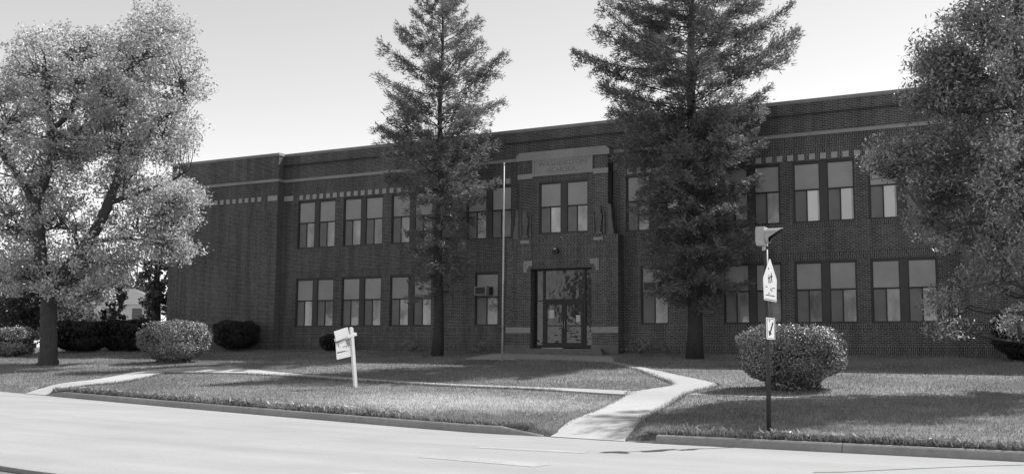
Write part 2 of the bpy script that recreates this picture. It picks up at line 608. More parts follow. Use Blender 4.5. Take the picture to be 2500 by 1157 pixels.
def plane(Y, x0, x1, z0, z1, feats, side='front', X=None):
    """a wall plane split into rectangles; later features win; tag None leaves a hole"""
    xs_ = sorted({x0, x1} | {min(max(v, x0), x1) for f in feats for v in f[:2]})
    zs_ = sorted({z0, z1} | {min(max(v, z0), z1) for f in feats for v in f[2:4]})
    for zi in range(len(zs_) - 1):
        za, zb_ = zs_[zi], zs_[zi + 1]
        if zb_ - za < 1e-5: continue
        zm = (za + zb_) / 2
        act = [f for f in feats if f[2] < zm < f[3]]
        run = None
        for xi in range(len(xs_) - 1):
            xa, xb = xs_[xi], xs_[xi + 1]
            if xb - xa < 1e-5: continue
            xm = (xa + xb) / 2
            t = 'run'
            for f in act:
                if f[0] < xm < f[1]: t = f[4]
            if run and run[2] == t and t in ('run', 'sold', None): run[1] = xb
            else:
                if run: emit(run, za, zb_, Y, side, X)
                run = [xa, xb, t]
        if run: emit(run, za, zb_, Y, side, X)


def emit(run, za, zb_, Y, side, X):
    xa, xb, t = run
    if t is None: return
    if side == 'front': P = [(xa, Y, za), (xb, Y, za), (xb, Y, zb_), (xa, Y, zb_)]
    elif side == 'right': P = [(X, xa, za), (X, xb, za), (X, xb, zb_), (X, xa, zb_)]
    else: P = [(X, xb, za), (X, xa, za), (X, xa, zb_), (X, xb, zb_)]
    uvr = [(xa, za), (xb, za), (xb, zb_), (xa, zb_)]
    if t == 'run': wall.face(P, 'brick', uvr)
    elif t == 'sold': wall.face(P, 'brick_soldier', [(v, u) for u, v in uvr])
    elif t == 'hor': wall.face(P, 'brick_soldier', [(u - xa + .012, v - za + .0345) for u, v in uvr])
    else: wall.face(P, t, uvr)


def squares(x0, x1, ref, pitch=0.435):
    k0 = math.ceil((x0 - ref) / pitch)
    x = ref + k0 * pitch
    while x + 0.23 < x1:
        yield x
        x += pitch


def frieze(x0, x1, ref=11.61):
    F = [(x0, x1, 7.70, 8.72, 'sold')]
    for x in squares(x0 + .1, x1 - .1, ref - 0.1):
        F.append((x, x + 0.235, 8.245, 8.455, 'hor'))
    return F


def bands(x0, x1, lintel=True):
    F = [(x0, x1, -0.3, 0.32, 'sold'), (x0, x1, 0.94, 1.16, 'sold')]
    if lintel: F += [(x0, x1, 3.70, 4.02, 'sold')]
    return F


def basket(x0, x1, z0, z1, h=0.215):
    F = []; z = z0; k = 0
    while z < z1 - 0.05:
        F.append((x0, x1, z, min(z + h, z1), 'hor' if k % 2 else 'sold')); z += h; k += 1
    return F


PAIRS = [s * (8.335 + 2.925 * k) for s in (-1, 1) for k in range(3)]
WO = 1.21                                         # half width of a paired opening
UZ, LZ = (5.20, 7.70), (1.20, 3.70)
main = bands(WL, WR) + frieze(WL, WR) + basket(-15.62, -15.36, 1.16, 7.70) + basket(15.36, 15.62, 1.16, 7.70)
main += basket(-2.72, -2.5, 5.1, 7.7) + basket(2.5, 2.72, 5.1, 7.7)
holes = [(c - WO, c + WO) + z for c in PAIRS for z in (UZ, LZ)]
holes += [(s * 4.04 - WO, s * 4.04 + WO) + UZ for s in (-1, 1)] + [(s * 4.12 - 0.63, s * 4.12 + 0.63) + LZ for s in (-1, 1)]
for h in holes:
    main.append((h[0] - .02, h[1] + .02, h[2] - 0.21, h[2], 'sold'))
for h in holes: main.append(h + (None,))
main.append((-2.18, 2.22, 5.10, 8.72, None))      # the entrance bay stands in front of these
main.append((-2.74, 2.70, -0.3, 5.10, None))
plane(0.0, WL, WR, -0.3, ZT, main)
RV = 0.13
for x0, x1, z0, z1 in holes:
    wall.face([(x0, 0, z0), (x0, RV, z0), (x0, RV, z1), (x0, 0, z1)][::-1], 'brick')
    wall.face([(x1, 0, z0), (x1, RV, z0), (x1, RV, z1), (x1, 0, z1)], 'brick')
    wall.face([(x0, 0, z1), (x0, RV, z1), (x1, RV, z1), (x1, 0, z1)], 'brick')
    wall.face([(x0, 0, z0), (x1, 0, z0), (x1, RV, z0), (x0, RV, z0)], 'brick')
# wings
for x0, x1, s in ((LW, WL, -1), (WR, RW, 1)):
    F = bands(x0, x1, False) + frieze(x0, x1, 11.61 if s > 0 else -17.28)
    inner = WL if s < 0 else WR
    a = inner + s * 0.95; b_ = inner + s * 1.17
    c_ = (x0 + 0.62, x0 + 0.87) if s < 0 else (x1 - 0.87, x1 - 0.62)
    for u0, u1 in ((min(a, b_), max(a, b_)), c_):
        F += basket(u0, u1, 1.2, 7.70)
        F += [(u0 - .035, u0, 1.2, 7.70, 'limestone_dark'), (u1, u1 + .035, 1.2, 7.70, 'limestone_dark')]
    plane(YW, x0, x1, -0.3, ZT, F)
side_f = [(-99, 99, -0.3, 0.32, 'sold'), (-99, 99, 7.70, 8.72, 'sold')]
plane(None, YW, 0.0, -0.3, ZT, side_f, 'right', WL)
plane(None, YW, 0.0, -0.3, ZT, side_f, 'left', WR)
plane(None, YW, 17.0, -0.3, ZT, side_f, 'left', LW)
plane(None, YW, 17.0, -0.3, ZT, side_f, 'right', RW)
wall.face([(RW, 17, -.3), (LW, 17, -.3), (LW, 17, ZT), (RW, 17, ZT)], 'brick')
# entrance bay: lower block, ledge, upper block
EC = -0.02
YB, YU = -0.60, -0.45
BL, BR, UL, UR = EC - 2.72, EC + 2.72, EC - 2.20, EC + 2.20
DL, DR, DT = EC - 1.48, EC + 1.48, 3.70
low = [(BL, BR, 0.32, 5.10, 'run'), (BL, BR, 4.93, 5.10, 'sold'), (BL, BR, 4.62, 4.93, 'sold'), (BL + .55, BR - .55, 4.20, 4.60, 'sold')]
x = BL + 0.28; k = 0
while x < BR - 0.3:
    if k % 2: low.append((x, x + .215, 4.68, 4.88, 'hor'))
    x += .215; k += 1
low += basket(BL + .30, BL + .53, 1.12, 4.62) + basket(BR - .53, BR - .30, 1.12, 4.62)
low += [(DL - .25, DR + .25, 3.70, 4.05, 'sold'), (DL, DR, -0.3, DT, None)]
plane(YB, BL, BR, -0.3, 5.10, low)
sf = [(-99, 99, 4.62, 5.10, 'sold')]
plane(None, YB, 0.0, -0.3, 5.10, sf, 'right', BR)
plane(None, YB, 0.0, -0.3, 5.10, sf, 'left', BL)
wall.face([(BL, YB, 5.10), (BR, YB, 5.10), (BR, 0.0, 5.10), (BL, 0.0, 5.10)], 'limestone_dark')
YD = -0.30
wall.face([(DL, YB, -.3), (DL, YD, -.3), (DL, YD, DT), (DL, YB, DT)][::-1], 'brick')
wall.face([(DR, YB, -.3), (DR, YD, -.3), (DR, YD, DT), (DR, YB, DT)], 'brick')
wall.face([(DL, YB, DT), (DL, YD, DT), (DR, YD, DT), (DR, YB, DT)], 'brick')
uph = (0.03 - WO, 0.03 + WO, 5.24, 7.62)
upf = [(0.03 - WO - .1, 0.03 + WO + .1, 7.62, 7.87, 'sold')]
for u0, u1 in ((UL, UL + .72), (UR - .72, UR)):
    upf += [(u0, u1, 8.02, 8.62, 'sold'), (u0 + .04, u0 + .30, 8.06, 8.30, 'hor'), (u0 + .44, u0 + .68, 8.34, 8.58, 'hor')]
upf.append(uph + (None,))
plane(YU, UL, UR, 5.10, 8.95, upf)
plane(None, YU, 0.0, 5.10, 8.95, [], 'right', UR)
plane(None, YU, 0.0, 5.10, 8.95, [], 'left', UL)
x0, x1, z0, z1 = uph
for P in ([(x0, YU, z0), (x0, YU, z1), (x0, YU + RV, z1), (x0, YU + RV, z0)], [(x1, YU, z0), (x1, YU + RV, z0), (x1, YU + RV, z1), (x1, YU, z1)],
          [(x0, YU, z1), (x1, YU, z1), (x1, YU + RV, z1), (x0, YU + RV, z1)], [(x0, YU, z0), (x0, YU + RV, z0), (x1, YU + RV, z0), (x1, YU, z0)]):
    wall.face(P, 'brick')
wall.build('wall', SCHOOL)
rf = MB()
rf.face([(LW + .05, YW + .3, 9.6), (RW - .05, YW + .3, 9.6), (RW - .05, 16.9, 9.6), (LW + .05, 16.9, 9.6)], 'flat_roof')
# inner faces of the parapet
rf.face([(LW, .3, 9.6), (RW, .3, 9.6), (RW, .3, ZT), (LW, .3, ZT)][::-1], 'brick')
rf.build('roof', SCHOOL)


def trim_run(mb, pts, z0, z1, proud, mat, depth=0.06):
    """a stone course following the front's outline (list of x,y corners left to right)"""
    n_ = len(pts)
    off = []
    for i, (x, y) in enumerate(pts):
        dx = dy = 0.0
        for a, b2 in ((i - 1, i), (i, i + 1)):
            if a < 0 or b2 >= n_: continue
            ex, ey = pts[b2][0] - pts[a][0], pts[b2][1] - pts[a][1]
            L = math.hypot(ex, ey); nx_, ny_ = ey / L, -ex / L
            if abs(nx_) > .5: dx = nx_ * proud
            if abs(ny_) > .5: dy = ny_ * proud
        off.append((x + dx, y + dy))
    for i in range(n_ - 1):
        (ax, ay), (bx, by) = off[i], off[i + 1]
        (cx, cy_), (dx, dy) = pts[i + 1], pts[i]
        mb.face([(ax, ay, z0), (bx, by, z0), (bx, by, z1), (ax, ay, z1)], mat)
        mb.face([(ax, ay, z1), (bx, by, z1), (cx, cy_, z1), (dx, dy, z1)], mat)
        mb.face([(ax, ay, z0), (dx, dy, z0), (cx, cy_, z0), (bx, by, z0)], mat)


OUT = [(LW, 17), (LW, YW), (WL, YW), (WL, 0), (WR, 0), (WR, YW), (RW, YW), (RW, 17)]
cpm = MB()
trim_run(cpm, OUT, ZT, 10.23, 0.035, 'coping')
# top of the coping, 0.35 wide behind the outline
for x0, x1, y0 in ((LW, WL, YW), (WL, WR, 0.0), (WR, RW, YW)):
    cpm.face([(x0, y0, 10.23), (x1, y0, 10.23), (x1, .35, 10.23), (x0, .35, 10.23)], 'coping')
cpm.face([(LW, .35, 10.23), (RW, .35, 10.23), (RW, .35, ZT), (LW, .35, ZT)], 'coping')
for x in np.arange(-23, 24, 2.44):                # open joints between coping stones
    yy = YW if (x < WL or x > WR) else 0.0
    cpm.box(x, x + .02, yy - .037, yy - .030, ZT + .005, 10.226, 'limestone_dark')
cpm.build('coping', SCHOOL)
st = MB()
trim_run(st, [(LW, 17), (LW, YW), (WL, YW), (WL, 0), (UL - .0, 0)], 8.72, 8.86, 0.06, 'limestone')
trim_run(st, [(UR, 0), (WR, 0), (WR, YW), (RW, YW), (RW, 17)], 8.72, 8.86, 0.06, 'limestone')
st.build('string_course', SCHOOL)
sq = MB(); sq.box(0, .23, -.018, -.001, 7.755, 7.985, 'block_stone', None, 'k')
blk = sq.build('accent_block', SCHOOL); first_block = True
for x0, x1, ref, y in ((LW, WL - .75, -17.28, YW), (WL + .72, -2.75, -11.84, 0), (2.75, WR - .72, 11.61, 0), (WR + .75, RW, 11.61, YW)):
    for x in squares(x0, x1, ref):
        if not first_block:
            blk = blk.copy(); COL.objects.link(blk)
        blk.location = (x, y, 0); first_block = False
for x0, x1, y in ((WL - .66, WL - .03, YW), (WL + .02, WL + .62, 0), (WR - .62, WR - .02, 0), (WR + .03, WR + .66, YW)):
    sq = MB(); sq.box(x0, x1, y - .02, y - .001, 7.74, 8.00, 'block_stone', None, 'k')
    sq.build('corner_block', SCHOOL)

# stone of the entrance bay
cb = MB()
cw = [(UL - .10, 8.62), (UR + .10, 8.62), (UR + .10, 8.84), (UR - .10, 9.0), (UL + .10, 9.0), (UL - .10, 8.84)]
cb.prism([(x, YU - .10, z) for x, z in cw], (0, .55, 0), 'limestone')
cb.build('stone_crown', SCHOOL)
pl = MB()
pl.box(EC - 1.47, EC + 1.50, YU - .055, YU - .002, 7.87, 8.618, 'limestone', None, 'k')
for x0, x1, z0, z1 in ((EC - 1.47, EC + 1.50, 7.87, 7.96), (EC - 1.47, EC - 1.38, 7.963, 8.617), (EC + 1.41, EC + 1.50, 7.963, 8.617), (EC - 1.377, EC + 1.407, 8.56, 8.617)):
    pl.box(x0, x1, YU - .085, YU - .056, z0, z1, 'limestone', None, 'k')
plq = pl.build('name_stone', SCHOOL)


def text_mesh(name, txt, size, origin, parent, mat, depth=0.006, width=None, ax=(1, 0, 0), up=(0, 0, 1), align='CENTER'):
    cu = bpy.data.curves.new(name, 'FONT')
    cu.body = txt; cu.size = size; cu.extrude = depth; cu.align_x = align
    tmp = bpy.data.objects.new(name + '_curve', cu)
    COL.objects.link(tmp)
    dg = bpy.context.evaluated_depsgraph_get()
    me = bpy.data.meshes.new_from_object(tmp.evaluated_get(dg))
    bpy.data.objects.remove(tmp)
    me.materials.clear(); me.materials.append(MATS[mat])
    v = np.array([p.co[:] for p in me.vertices])
    if width: v[:, 0] *= width / (v[:, 0].max() - v[:, 0].min())
    ax, up = Vector(ax).normalized(), Vector(up).normalized()
    nn = ax.cross(up)
    Q = [Vector(origin) + ax * float(p[0]) + up * float(p[1]) + nn * float(p[2]) for p in v]
    for p, q in zip(me.vertices, Q): p.co = q
    o = bpy.data.objects.new(name, me)
    COL.objects.link(o)
    if parent: o.parent = parent
    return o


text_mesh('inscription', 'WASHINGTON', 0.29, (EC + .015, YU - .055, 8.30), plq, 'letter', 0.006, 2.35)
text_mesh('inscription', 'SCHOOL', 0.29, (EC + .015, YU - .055, 8.015), plq, 'letter', 0.006, 1.45)
for s in (-1, 1):
    q = MB()
    x0, x1 = (UL - .03, EC - 1.474) if s < 0 else (EC + 1.504, UR + .03)
    q.box(x0, x1, YU - .07, YU - .002, 7.79, 8.02, 'limestone', None, 'k')
    q.build('cap_stone', SCHOOL)
    q = MB()
    x0, x1 = (BL - .005, DL - .002) if s < 0 else (DR + .002, BR + .005)
    q.box(x0, x1, YB - .03, YB - .001, 0.86, 1.12, 'limestone', None, 'k')
    q.build('stone_band', SCHOOL)
    q = MB()
    q.box(x0 - .02 * (s < 0), x1 + .02 * (s > 0), YB - .08, YB - .001, -0.3, 0.32, 'step_stone', None, 'k')
    q.build('plinth', SCHOOL)
    q = MB()                                      # stepped corner stone at the door head
    e = DL if s < 0 else DR
    q.prism([(e + s * a, YB - .03, z) for a, z in ((-.06, 4.06), (.36, 4.06), (.36, 3.56), (.20, 3.56), (.20, 3.72), (.12, 3.72), (.12, 3.84), (-.06, 3.84))][::s], (0, .029, 0), 'limestone')
    q.prism([(e + s * a, YB - .055, z) for a, z in ((.02, 4.02), (.31, 4.02), (.31, 3.66), (.25, 3.66), (.25, 3.94), (.02, 3.94))][::s], (0, .024, 0), 'limestone')
    q.build('corner_stone', SCHOOL)
    q = MB()                                      # small block in the ledge course under each figure
    xo = EC + s * 1.80
    q.box(xo - .22, xo + .22, YB - .02, YB - .001, 4.86, 5.0, 'limestone', None, 'k')
    q.build('ledge_block', SCHOOL)
    # carved ornament: a draped shaft under a square head, standing on a flared foot between two slim wings
    q = MB()
    yb = YB + .0
    def slab(prof, y0, y1, mat='limestone_dark'):
        q.prism([(xo + a, y0, 5.12 + z) for a, z in prof], (0, y1 - y0, 0), mat)
    prof = [(-.17, .0), (.17, .0), (.15, .07), (.08, .11), (.10, .30), (.155, .66), (.165, .86), (.10, .90), (-.10, .90), (-.165, .86), (-.155, .66), (-.10, .30), (-.08, .11), (-.15, .07)]
    slab(prof, yb + .01, yb + .148)
    slab([(-.11, .905), (.11, .905), (.11, 1.22), (-.11, 1.22)], yb - .01, yb + .148)
    slab([(-.075, .96), (.075, .96), (.075, 1.17), (-.075, 1.17)], yb - .025, yb - .011)
    for w_ in (-.09, -.03, .03, .09): slab([(w_ - .014, .2), (w_ + .014, .2), (w_ * 1.3 + .016, .82), (w_ * 1.3 - .016, .82)], yb - .008, yb + .009)
    for t_ in (-1, 1):
        slab([(t_ * .20, .02), (t_ * .27, .02), (t_ * .255, .98), (t_ * .22, .98)][::t_], yb + .06, yb + .147)
    q.build('carved_ornament', SCHOOL)
    q = MB()                                      # sloping stone buttress beside the upper bay
    e = UL if s < 0 else UR
    q.prism([(e + s * a, YB + .12, z) for a, z in ((.004, 5.11), (.27, 5.11), (.25, 5.3), (.17, 5.75), (.14, 6.32), (.12, 6.42), (.004, 6.42))][::s], (0, .22, 0), 'limestone_dark')
    q.build('stone_buttress', SCHOOL)
q = MB()
q.box(EC - .03, EC + .07, YB - .02, YB - .001, 5.04, 5.10, 'limestone', None, 'k')
q.build('ledge_boss', SCHOOL)
lm = MB()
lm.box(-.36, -.10, YB - .16, YB - .002, 4.36, 4.50, 'frame_dark')
lm.prism([(-.33, YB - .15, 4.503), (-.13, YB - .15, 4.503), (-.13, YB - .03, 4.60), (-.33, YB - .03, 4.60)], (0, .02, .0), 'frame_brown')
lo = lm.build('wall_lamp', SCHOOL)
q = MB(); q.box(-.30, -.16, YB - .20, YB - .163, 4.51, 4.57, 'pole_light'); q.build('lamp_shade', lo)


def window(xc, half, z0, z1, Y, units, mats, zmid, parent=SCHOOL, blind=None):
    """frame + upper infill panel, lower screen and pane for each unit"""
    f = MB()
    ya, yb2 = Y + .05, Y + RV + .02
    F = 'frame_brown'
    f.box(xc - half, xc - half + .05, ya, yb2, z0, z1, F)
    f.box(xc + half - .05, xc + half, ya, yb2, z0, z1, F)
    f.box(xc - half + .05, xc + half - .05, ya, yb2, z1 - .09, z1, F)
    f.box(xc - half + .05, xc + half - .05, ya, yb2, z0, z0 + .06, F)
    spans = [(xc - half + .05, xc + half - .05)]
    if units == 2:
        f.box(xc - .15, xc + .15, ya + .004, yb2, z0 + .06, z1 - .09, F)
        spans = [(xc - half + .05, xc - .15), (xc + .15, xc + half - .05)]
    kids = []
    for i, (a, b3) in enumerate(spans):
        D = 'frame_dark'
        t = .028
        f.box(a, a + t, ya + .02, yb2, z0 + .06, z1 - .09, D)
        f.box(b3 - t, b3, ya + .02, yb2, z0 + .06, z1 - .09, D)
        f.box(a + t, b3 - t, ya + .02, yb2, z1 - .09 - t, z1 - .09, D)
        f.box(a + t, b3 - t, ya + .02, yb2, z0 + .06, z0 + .06 + t, D)
        f.box(a + t, b3 - t, ya + .01, yb2, zmid - .03, zmid + .03, D)
        mx = (a + b3) / 2 - .01
        f.box(mx - .022, mx + .022, ya + .012, yb2, z0 + .06 + t, zmid - .03, D)
        kids.append(('upper_panel', a + t, b3 - t, zmid + .03, z1 - .09 - t, ya + .045, 'infill_panel'))
        kids.append(('screen_pane', a + t, mx - .022, z0 + .06 + t, zmid - .03, ya + .05, 'screen'))
        kids.append(('glass_pane', mx + .022, b3 - t, z0 + .06 + t, zmid - .03, ya + .04, mats[i]))
        if mats[i] == 'glass_blind': kids.append(('curtain_edge', b3 - t - .07, b3 - t, z0 + .06 + t, zmid - .03, ya + .036, 'glass_mid'))
    fo = f.build('window', parent)
    for nm, a, b3, c0, c1, y, mt in kids:
        p = MB(); p.box(a, b3, y, y + .012, c0, c1, mt)
        p.build(nm, fo)
    return fo


gl = ['glass_mid', 'glass_dull']
up_m = {0: ('glass_mid', 'glass_mid'), 1: ('glass_mid', 'glass_mid'), 2: ('glass_mid', 'glass_mid'), 3: ('glass_mid', 'glass_mid'), 4: ('glass_blind', 'glass_blind'), 5: ('glass_blind', 'glass_blind')}
order = sorted(PAIRS)
for i, c in enumerate(order):
    window(c, WO, UZ[0], UZ[1], 0.0, 2, up_m[i], 6.54)
    window(c, WO, LZ[0], LZ[1], 0.0, 2, ('glass_mid' if i in (1, 2) else 'glass_dull', 'glass_mid' if i == 2 else 'glass_dull'), 2.545)
for s in (-1, 1):
    window(s * 4.04, WO, UZ[0], UZ[1], 0.0, 2, ('glass_dull', 'glass_dull') if s < 0 else ('glass_mid', 'glass_blind'), 6.54)
    window(s * 4.12, 0.63, LZ[0], LZ[1], 0.0, 1, ('glass_dull',) if s < 0 else ('glass_mid',), 2.545)
window(0.03, WO, 5.24, 7.62, YU, 2, ('glass_mid', 'glass_mid'), 6.47)

# entrance doors with side lights and transom
DS = 0.20                                         # door sill height
en = MB()
F = 'frame_dark'
ya, yb2 = YD - .02, YD + .10
DOORL, DOORR = EC - .97, EC + 1.02
en.box(DL, DL + .07, ya, yb2, DS, DT, F); en.box(DR - .07, DR, ya, yb2, DS, DT, F)
en.box(DL + .07, DR - .07, ya, yb2, DT - .08, DT, F)
en.box(DOORL - .05, DOORL + .05, ya + .003, yb2, DS, DT - .08, F); en.box(DOORR - .05, DOORR + .05, ya + .003, yb2, DS, DT - .08, F)
en.box(DOORL + .05, DOORR - .05, ya + .005, yb2, 2.24, 2.36, F)
for a, b3 in ((DL + .07, DOORL - .05), (DOORR + .05, DR - .07)):
    en.box(a, b3, ya + .004, yb2, DS, DS + .14, F); en.box(a, b3, ya + .006, yb2, 2.27, 2.31, F)
eno = en.build('entrance_frame', SCHOOL)
def pane(name, a, b3, c0, c1, y, mt, par):
    p = MB(); p.box(a, b3, y, y + .015, c0, c1, mt); return p.build(name, par)
pane('transom_glass', DOORL + .05, DOORR - .05, 2.36, DT - .08, YD + .03, 'glass_door', eno)
for a, b3 in ((DL + .07, DOORL - .05), (DOORR + .05, DR - .07)):
    pane('side_light', a, b3, DS + .14, 2.27, YD + .03, 'glass_door', eno)
    pane('side_light', a, b3, 2.31, DT - .08, YD + .032, 'glass_door', eno)
mid = (DOORL + DOORR) / 2
for s, (a, b3) in ((-1, (DOORL + .055, mid - .004)), (1, (mid + .004, DOORR - .055))):
    d = MB()
    d.box(a, a + .11, YD - .03, YD + .03, DS + .02, 2.235, F); d.box(b3 - .11, b3, YD - .03, YD + .03, DS + .02, 2.235, F)
    d.box(a + .11, b3 - .11, YD - .028, YD + .028, DS + .02, DS + .24, F); d.box(a + .11, b3 - .11, YD - .028, YD + .028, 2.10, 2.235, F)
    do = d.build('door', SCHOOL)
    pane('door_glass', a + .11, b3 - .11, DS + .24, 2.10, YD, 'glass_door', do)
    h = MB(); hx = b3 - .05 if s < 0 else a + .05
    h.tube([(hx, YD - .03, 1.05), (hx, YD - .075, 1.07), (hx, YD - .075, 1.37), (hx, YD - .03, 1.39)], [.012] * 4, 'pole_light', 8)
    h.build('handle', do)
    h = MB(); h.box(a + .11, b3 - .11, YD - .045, YD - .02, 1.16, 1.21, 'pole_dark'); h.build('push_bar', do)
    nt_ = MB()
    xa = a + .20 if s < 0 else b3 - .36
    za = 1.52 if s < 0 else 1.34
    nt_.box(xa, xa + (.26 if s < 0 else .20), YD - .006, YD - .002, za, za + (.36 if s < 0 else .30), 'paper')
    nt_.build('notice', do)
th = MB(); th.box(DOORL - .04, EC, YD - .12, YD - .03, DS - .02, DS + .018, 'pole_light'); th.build('door_threshold', SCHOOL)
for i, (y0, y1, z1, w_) in enumerate(((-1.05, YD + .1, DS - .02, 2.1), (-1.50, -1.051, 0.06, 2.35))):
    sp_ = MB(); sp_.box(EC - w_, EC + w_, y0, y1 if y1 < YB else YB - .085, -.35, z1, 'step_stone')
    if i == 0: sp_.box(DL + .002, DR - .002, YB - .08, yb2, -.35, z1 - .003, 'step_stone')
    sp_.build('step', SCHOOL)

# window air conditioners
for x, lab in ((-4.30, 'boxy window air conditioner with pale rim left of the entrance'), (4.02, 'shaded window air conditioner behind the right-hand conifer')):
    t = thing('air_conditioner', lab, 'air conditioner', (x, -0.02, 2.60), 'window air conditioners')
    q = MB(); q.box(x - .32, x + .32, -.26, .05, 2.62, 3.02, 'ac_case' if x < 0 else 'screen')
    c_ = q.build('case', t)
    q2 = MB(); q2.box(x - .27, x + .25, -.268, -.261, 2.67, 2.97, 'ac_grille'); g_ = q2.build('grille', t)
    q3 = MB(); q3.box(x + .33, x + .50, .01, .045, 2.62, 3.0, 'frame_dark'); s_ = q3.build('side_panel', t)
    rebase(t, c_, g_, s_)


# ------------------------------------------------------------------ vegetation
def rand_unit(n_):
    v = RNG.normal(size=(n_, 3)); return v / np.linalg.norm(v, axis=1)[:, None]


def leaves(centers, L, W, up=0.35, aim=None, aimw=0.0, out=None):
    """diamond leaves round given centres"""
    n_ = len(centers)
    a = rand_unit(n_)
    a[:, 2] -= 0.25
    if aim is not None: a = a + aim * aimw
    a /= np.linalg.norm(a, axis=1)[:, None]
    nn = rand_unit(n_); nn[:, 2] = np.abs(nn[:, 2]) + up
    if out is not None: nn = rand_unit(n_) * .55 + out
    b3 = np.cross(nn, a); b3 /= np.linalg.norm(b3, axis=1)[:, None] + 1e-9
    l_ = (L * RNG.uniform(.6, 1.25, n_))[:, None]; w_ = (W * RNG.uniform(.7, 1.2, n_))[:, None]
    c = centers
    nm = np.cross(a, b3)
    fold = nm * w_ * 0.15
    return np.stack([c - a * l_ * .5, c + b3 * w_ * .5 + fold, c + a * l_ * .5, c - b3 * w_ * .5 + fold], 1)


def leaf_tree(name, label, cat, base, limbs, clumps, nclus, nleaf, L, W, leaf, bark='bark', group=None, crad=(.35, .7), twig=0.018, shell=0.55):
    """limbs: [(points, radii)]; clumps: ellipsoids (cx,cy,cz,rx,ry,rz,weight) filled with leaf clusters"""
    t = thing(name, label, cat, base, group)
    tr = MB()
    anchor = []
    for pts, rad in limbs:
        # smooth the polyline a little
        P = np.array(pts, float); s = np.linspace(0, len(P) - 1, (len(P) - 1) * 8 + 1)
        Q = np.stack([np.interp(s, range(len(P)), P[:, k]) for k in range(3)], -1)
        for _ in range(5): Q[1:-1] = (Q[:-2] + 2 * Q[1:-1] + Q[2:]) / 4
        R_ = np.interp(s, range(len(P)), rad)
        tr.tube([tuple(q) for q in Q], list(R_), bark, 12, True, 0.05)
        anchor += [tuple(q) for q in Q[2:]]
    for c in clumps:
        A = np.array(anchor)
        d = np.linalg.norm(A - np.array(c[:3]), axis=1) + np.where(A[:, 2] > c[2] - .3, 2.0, 0)
        a = A[d.argmin()]; e = np.array(c[:3]); Ld = np.linalg.norm(e - a)
        if Ld < .5: continue
        s = np.linspace(0, 1, 8)[:, None]
        wv = RNG.normal(0, .06 * Ld, 3)
        Q = a + (e - a) * s + np.sin(s * 3.14) * (wv + np.array([0, 0, -.06 * Ld])) + np.sin(s * 6.28) * RNG.normal(0, .04 * Ld, 3)
        r0 = min(.07, .018 + .014 * Ld)
        tr.tube([tuple(q) for q in Q], list(np.linspace(r0, .012, 8)), bark, 7, False)
        anchor += [tuple(q) for q in Q[2:]]
    A = np.array(anchor)
    wts = np.array([c[6] for c in clumps], float); wts /= wts.sum()
    cents, rads = [], []
    for _ in range(nclus):
        c = clumps[RNG.choice(len(clumps), p=wts)]
        d = rand_unit(1)[0]
        r = (RNG.uniform(shell, 1) ** 0.6)
        cents.append(np.array(c[:3]) + d * np.array(c[3:6]) * r)
        rads.append(RNG.uniform(*crad))
    V = []
    for c, r in zip(cents, rads):
        d = np.linalg.norm((A - c) * np.array([1, 1, 1.25]) + np.array([0, 0, (0)]), axis=1)
        d = d + np.where(A[:, 2] > c[2], 1.5, 0)
        a = A[RNG.choice(np.argsort(d)[:5])]
        mid = (a + c) / 2 + np.array([0, 0, -.12 * np.linalg.norm(c - a)]) + RNG.normal(0, .1, 3)
        tr.tube([tuple(a), tuple(mid), tuple(c)], [twig * 2.2, twig * 1.4, twig * .4], bark, 5, False)
        n_ = int(nleaf * (r / crad[1]) ** 1.6 * RNG.uniform(.7, 1.3))
        out = (c - a) / (np.linalg.norm(c - a) + 1e-6)
        p = rand_unit(n_) * (RNG.uniform(0, 1, n_) ** .45)[:, None] * r
        st_ = RNG.uniform(-.6, .9, n_)[:, None] * out * r * .7
        p = c + p * np.array([1, 1, .75]) + st_
        V.append(leaves(p, L, W, 0.35, out[None, :], 0.55))
    tk = tr.build('trunk', t)
    cr_ = quads('crown', np.concatenate(V), leaf, t)
    rebase(t, tk, cr_)
    return t


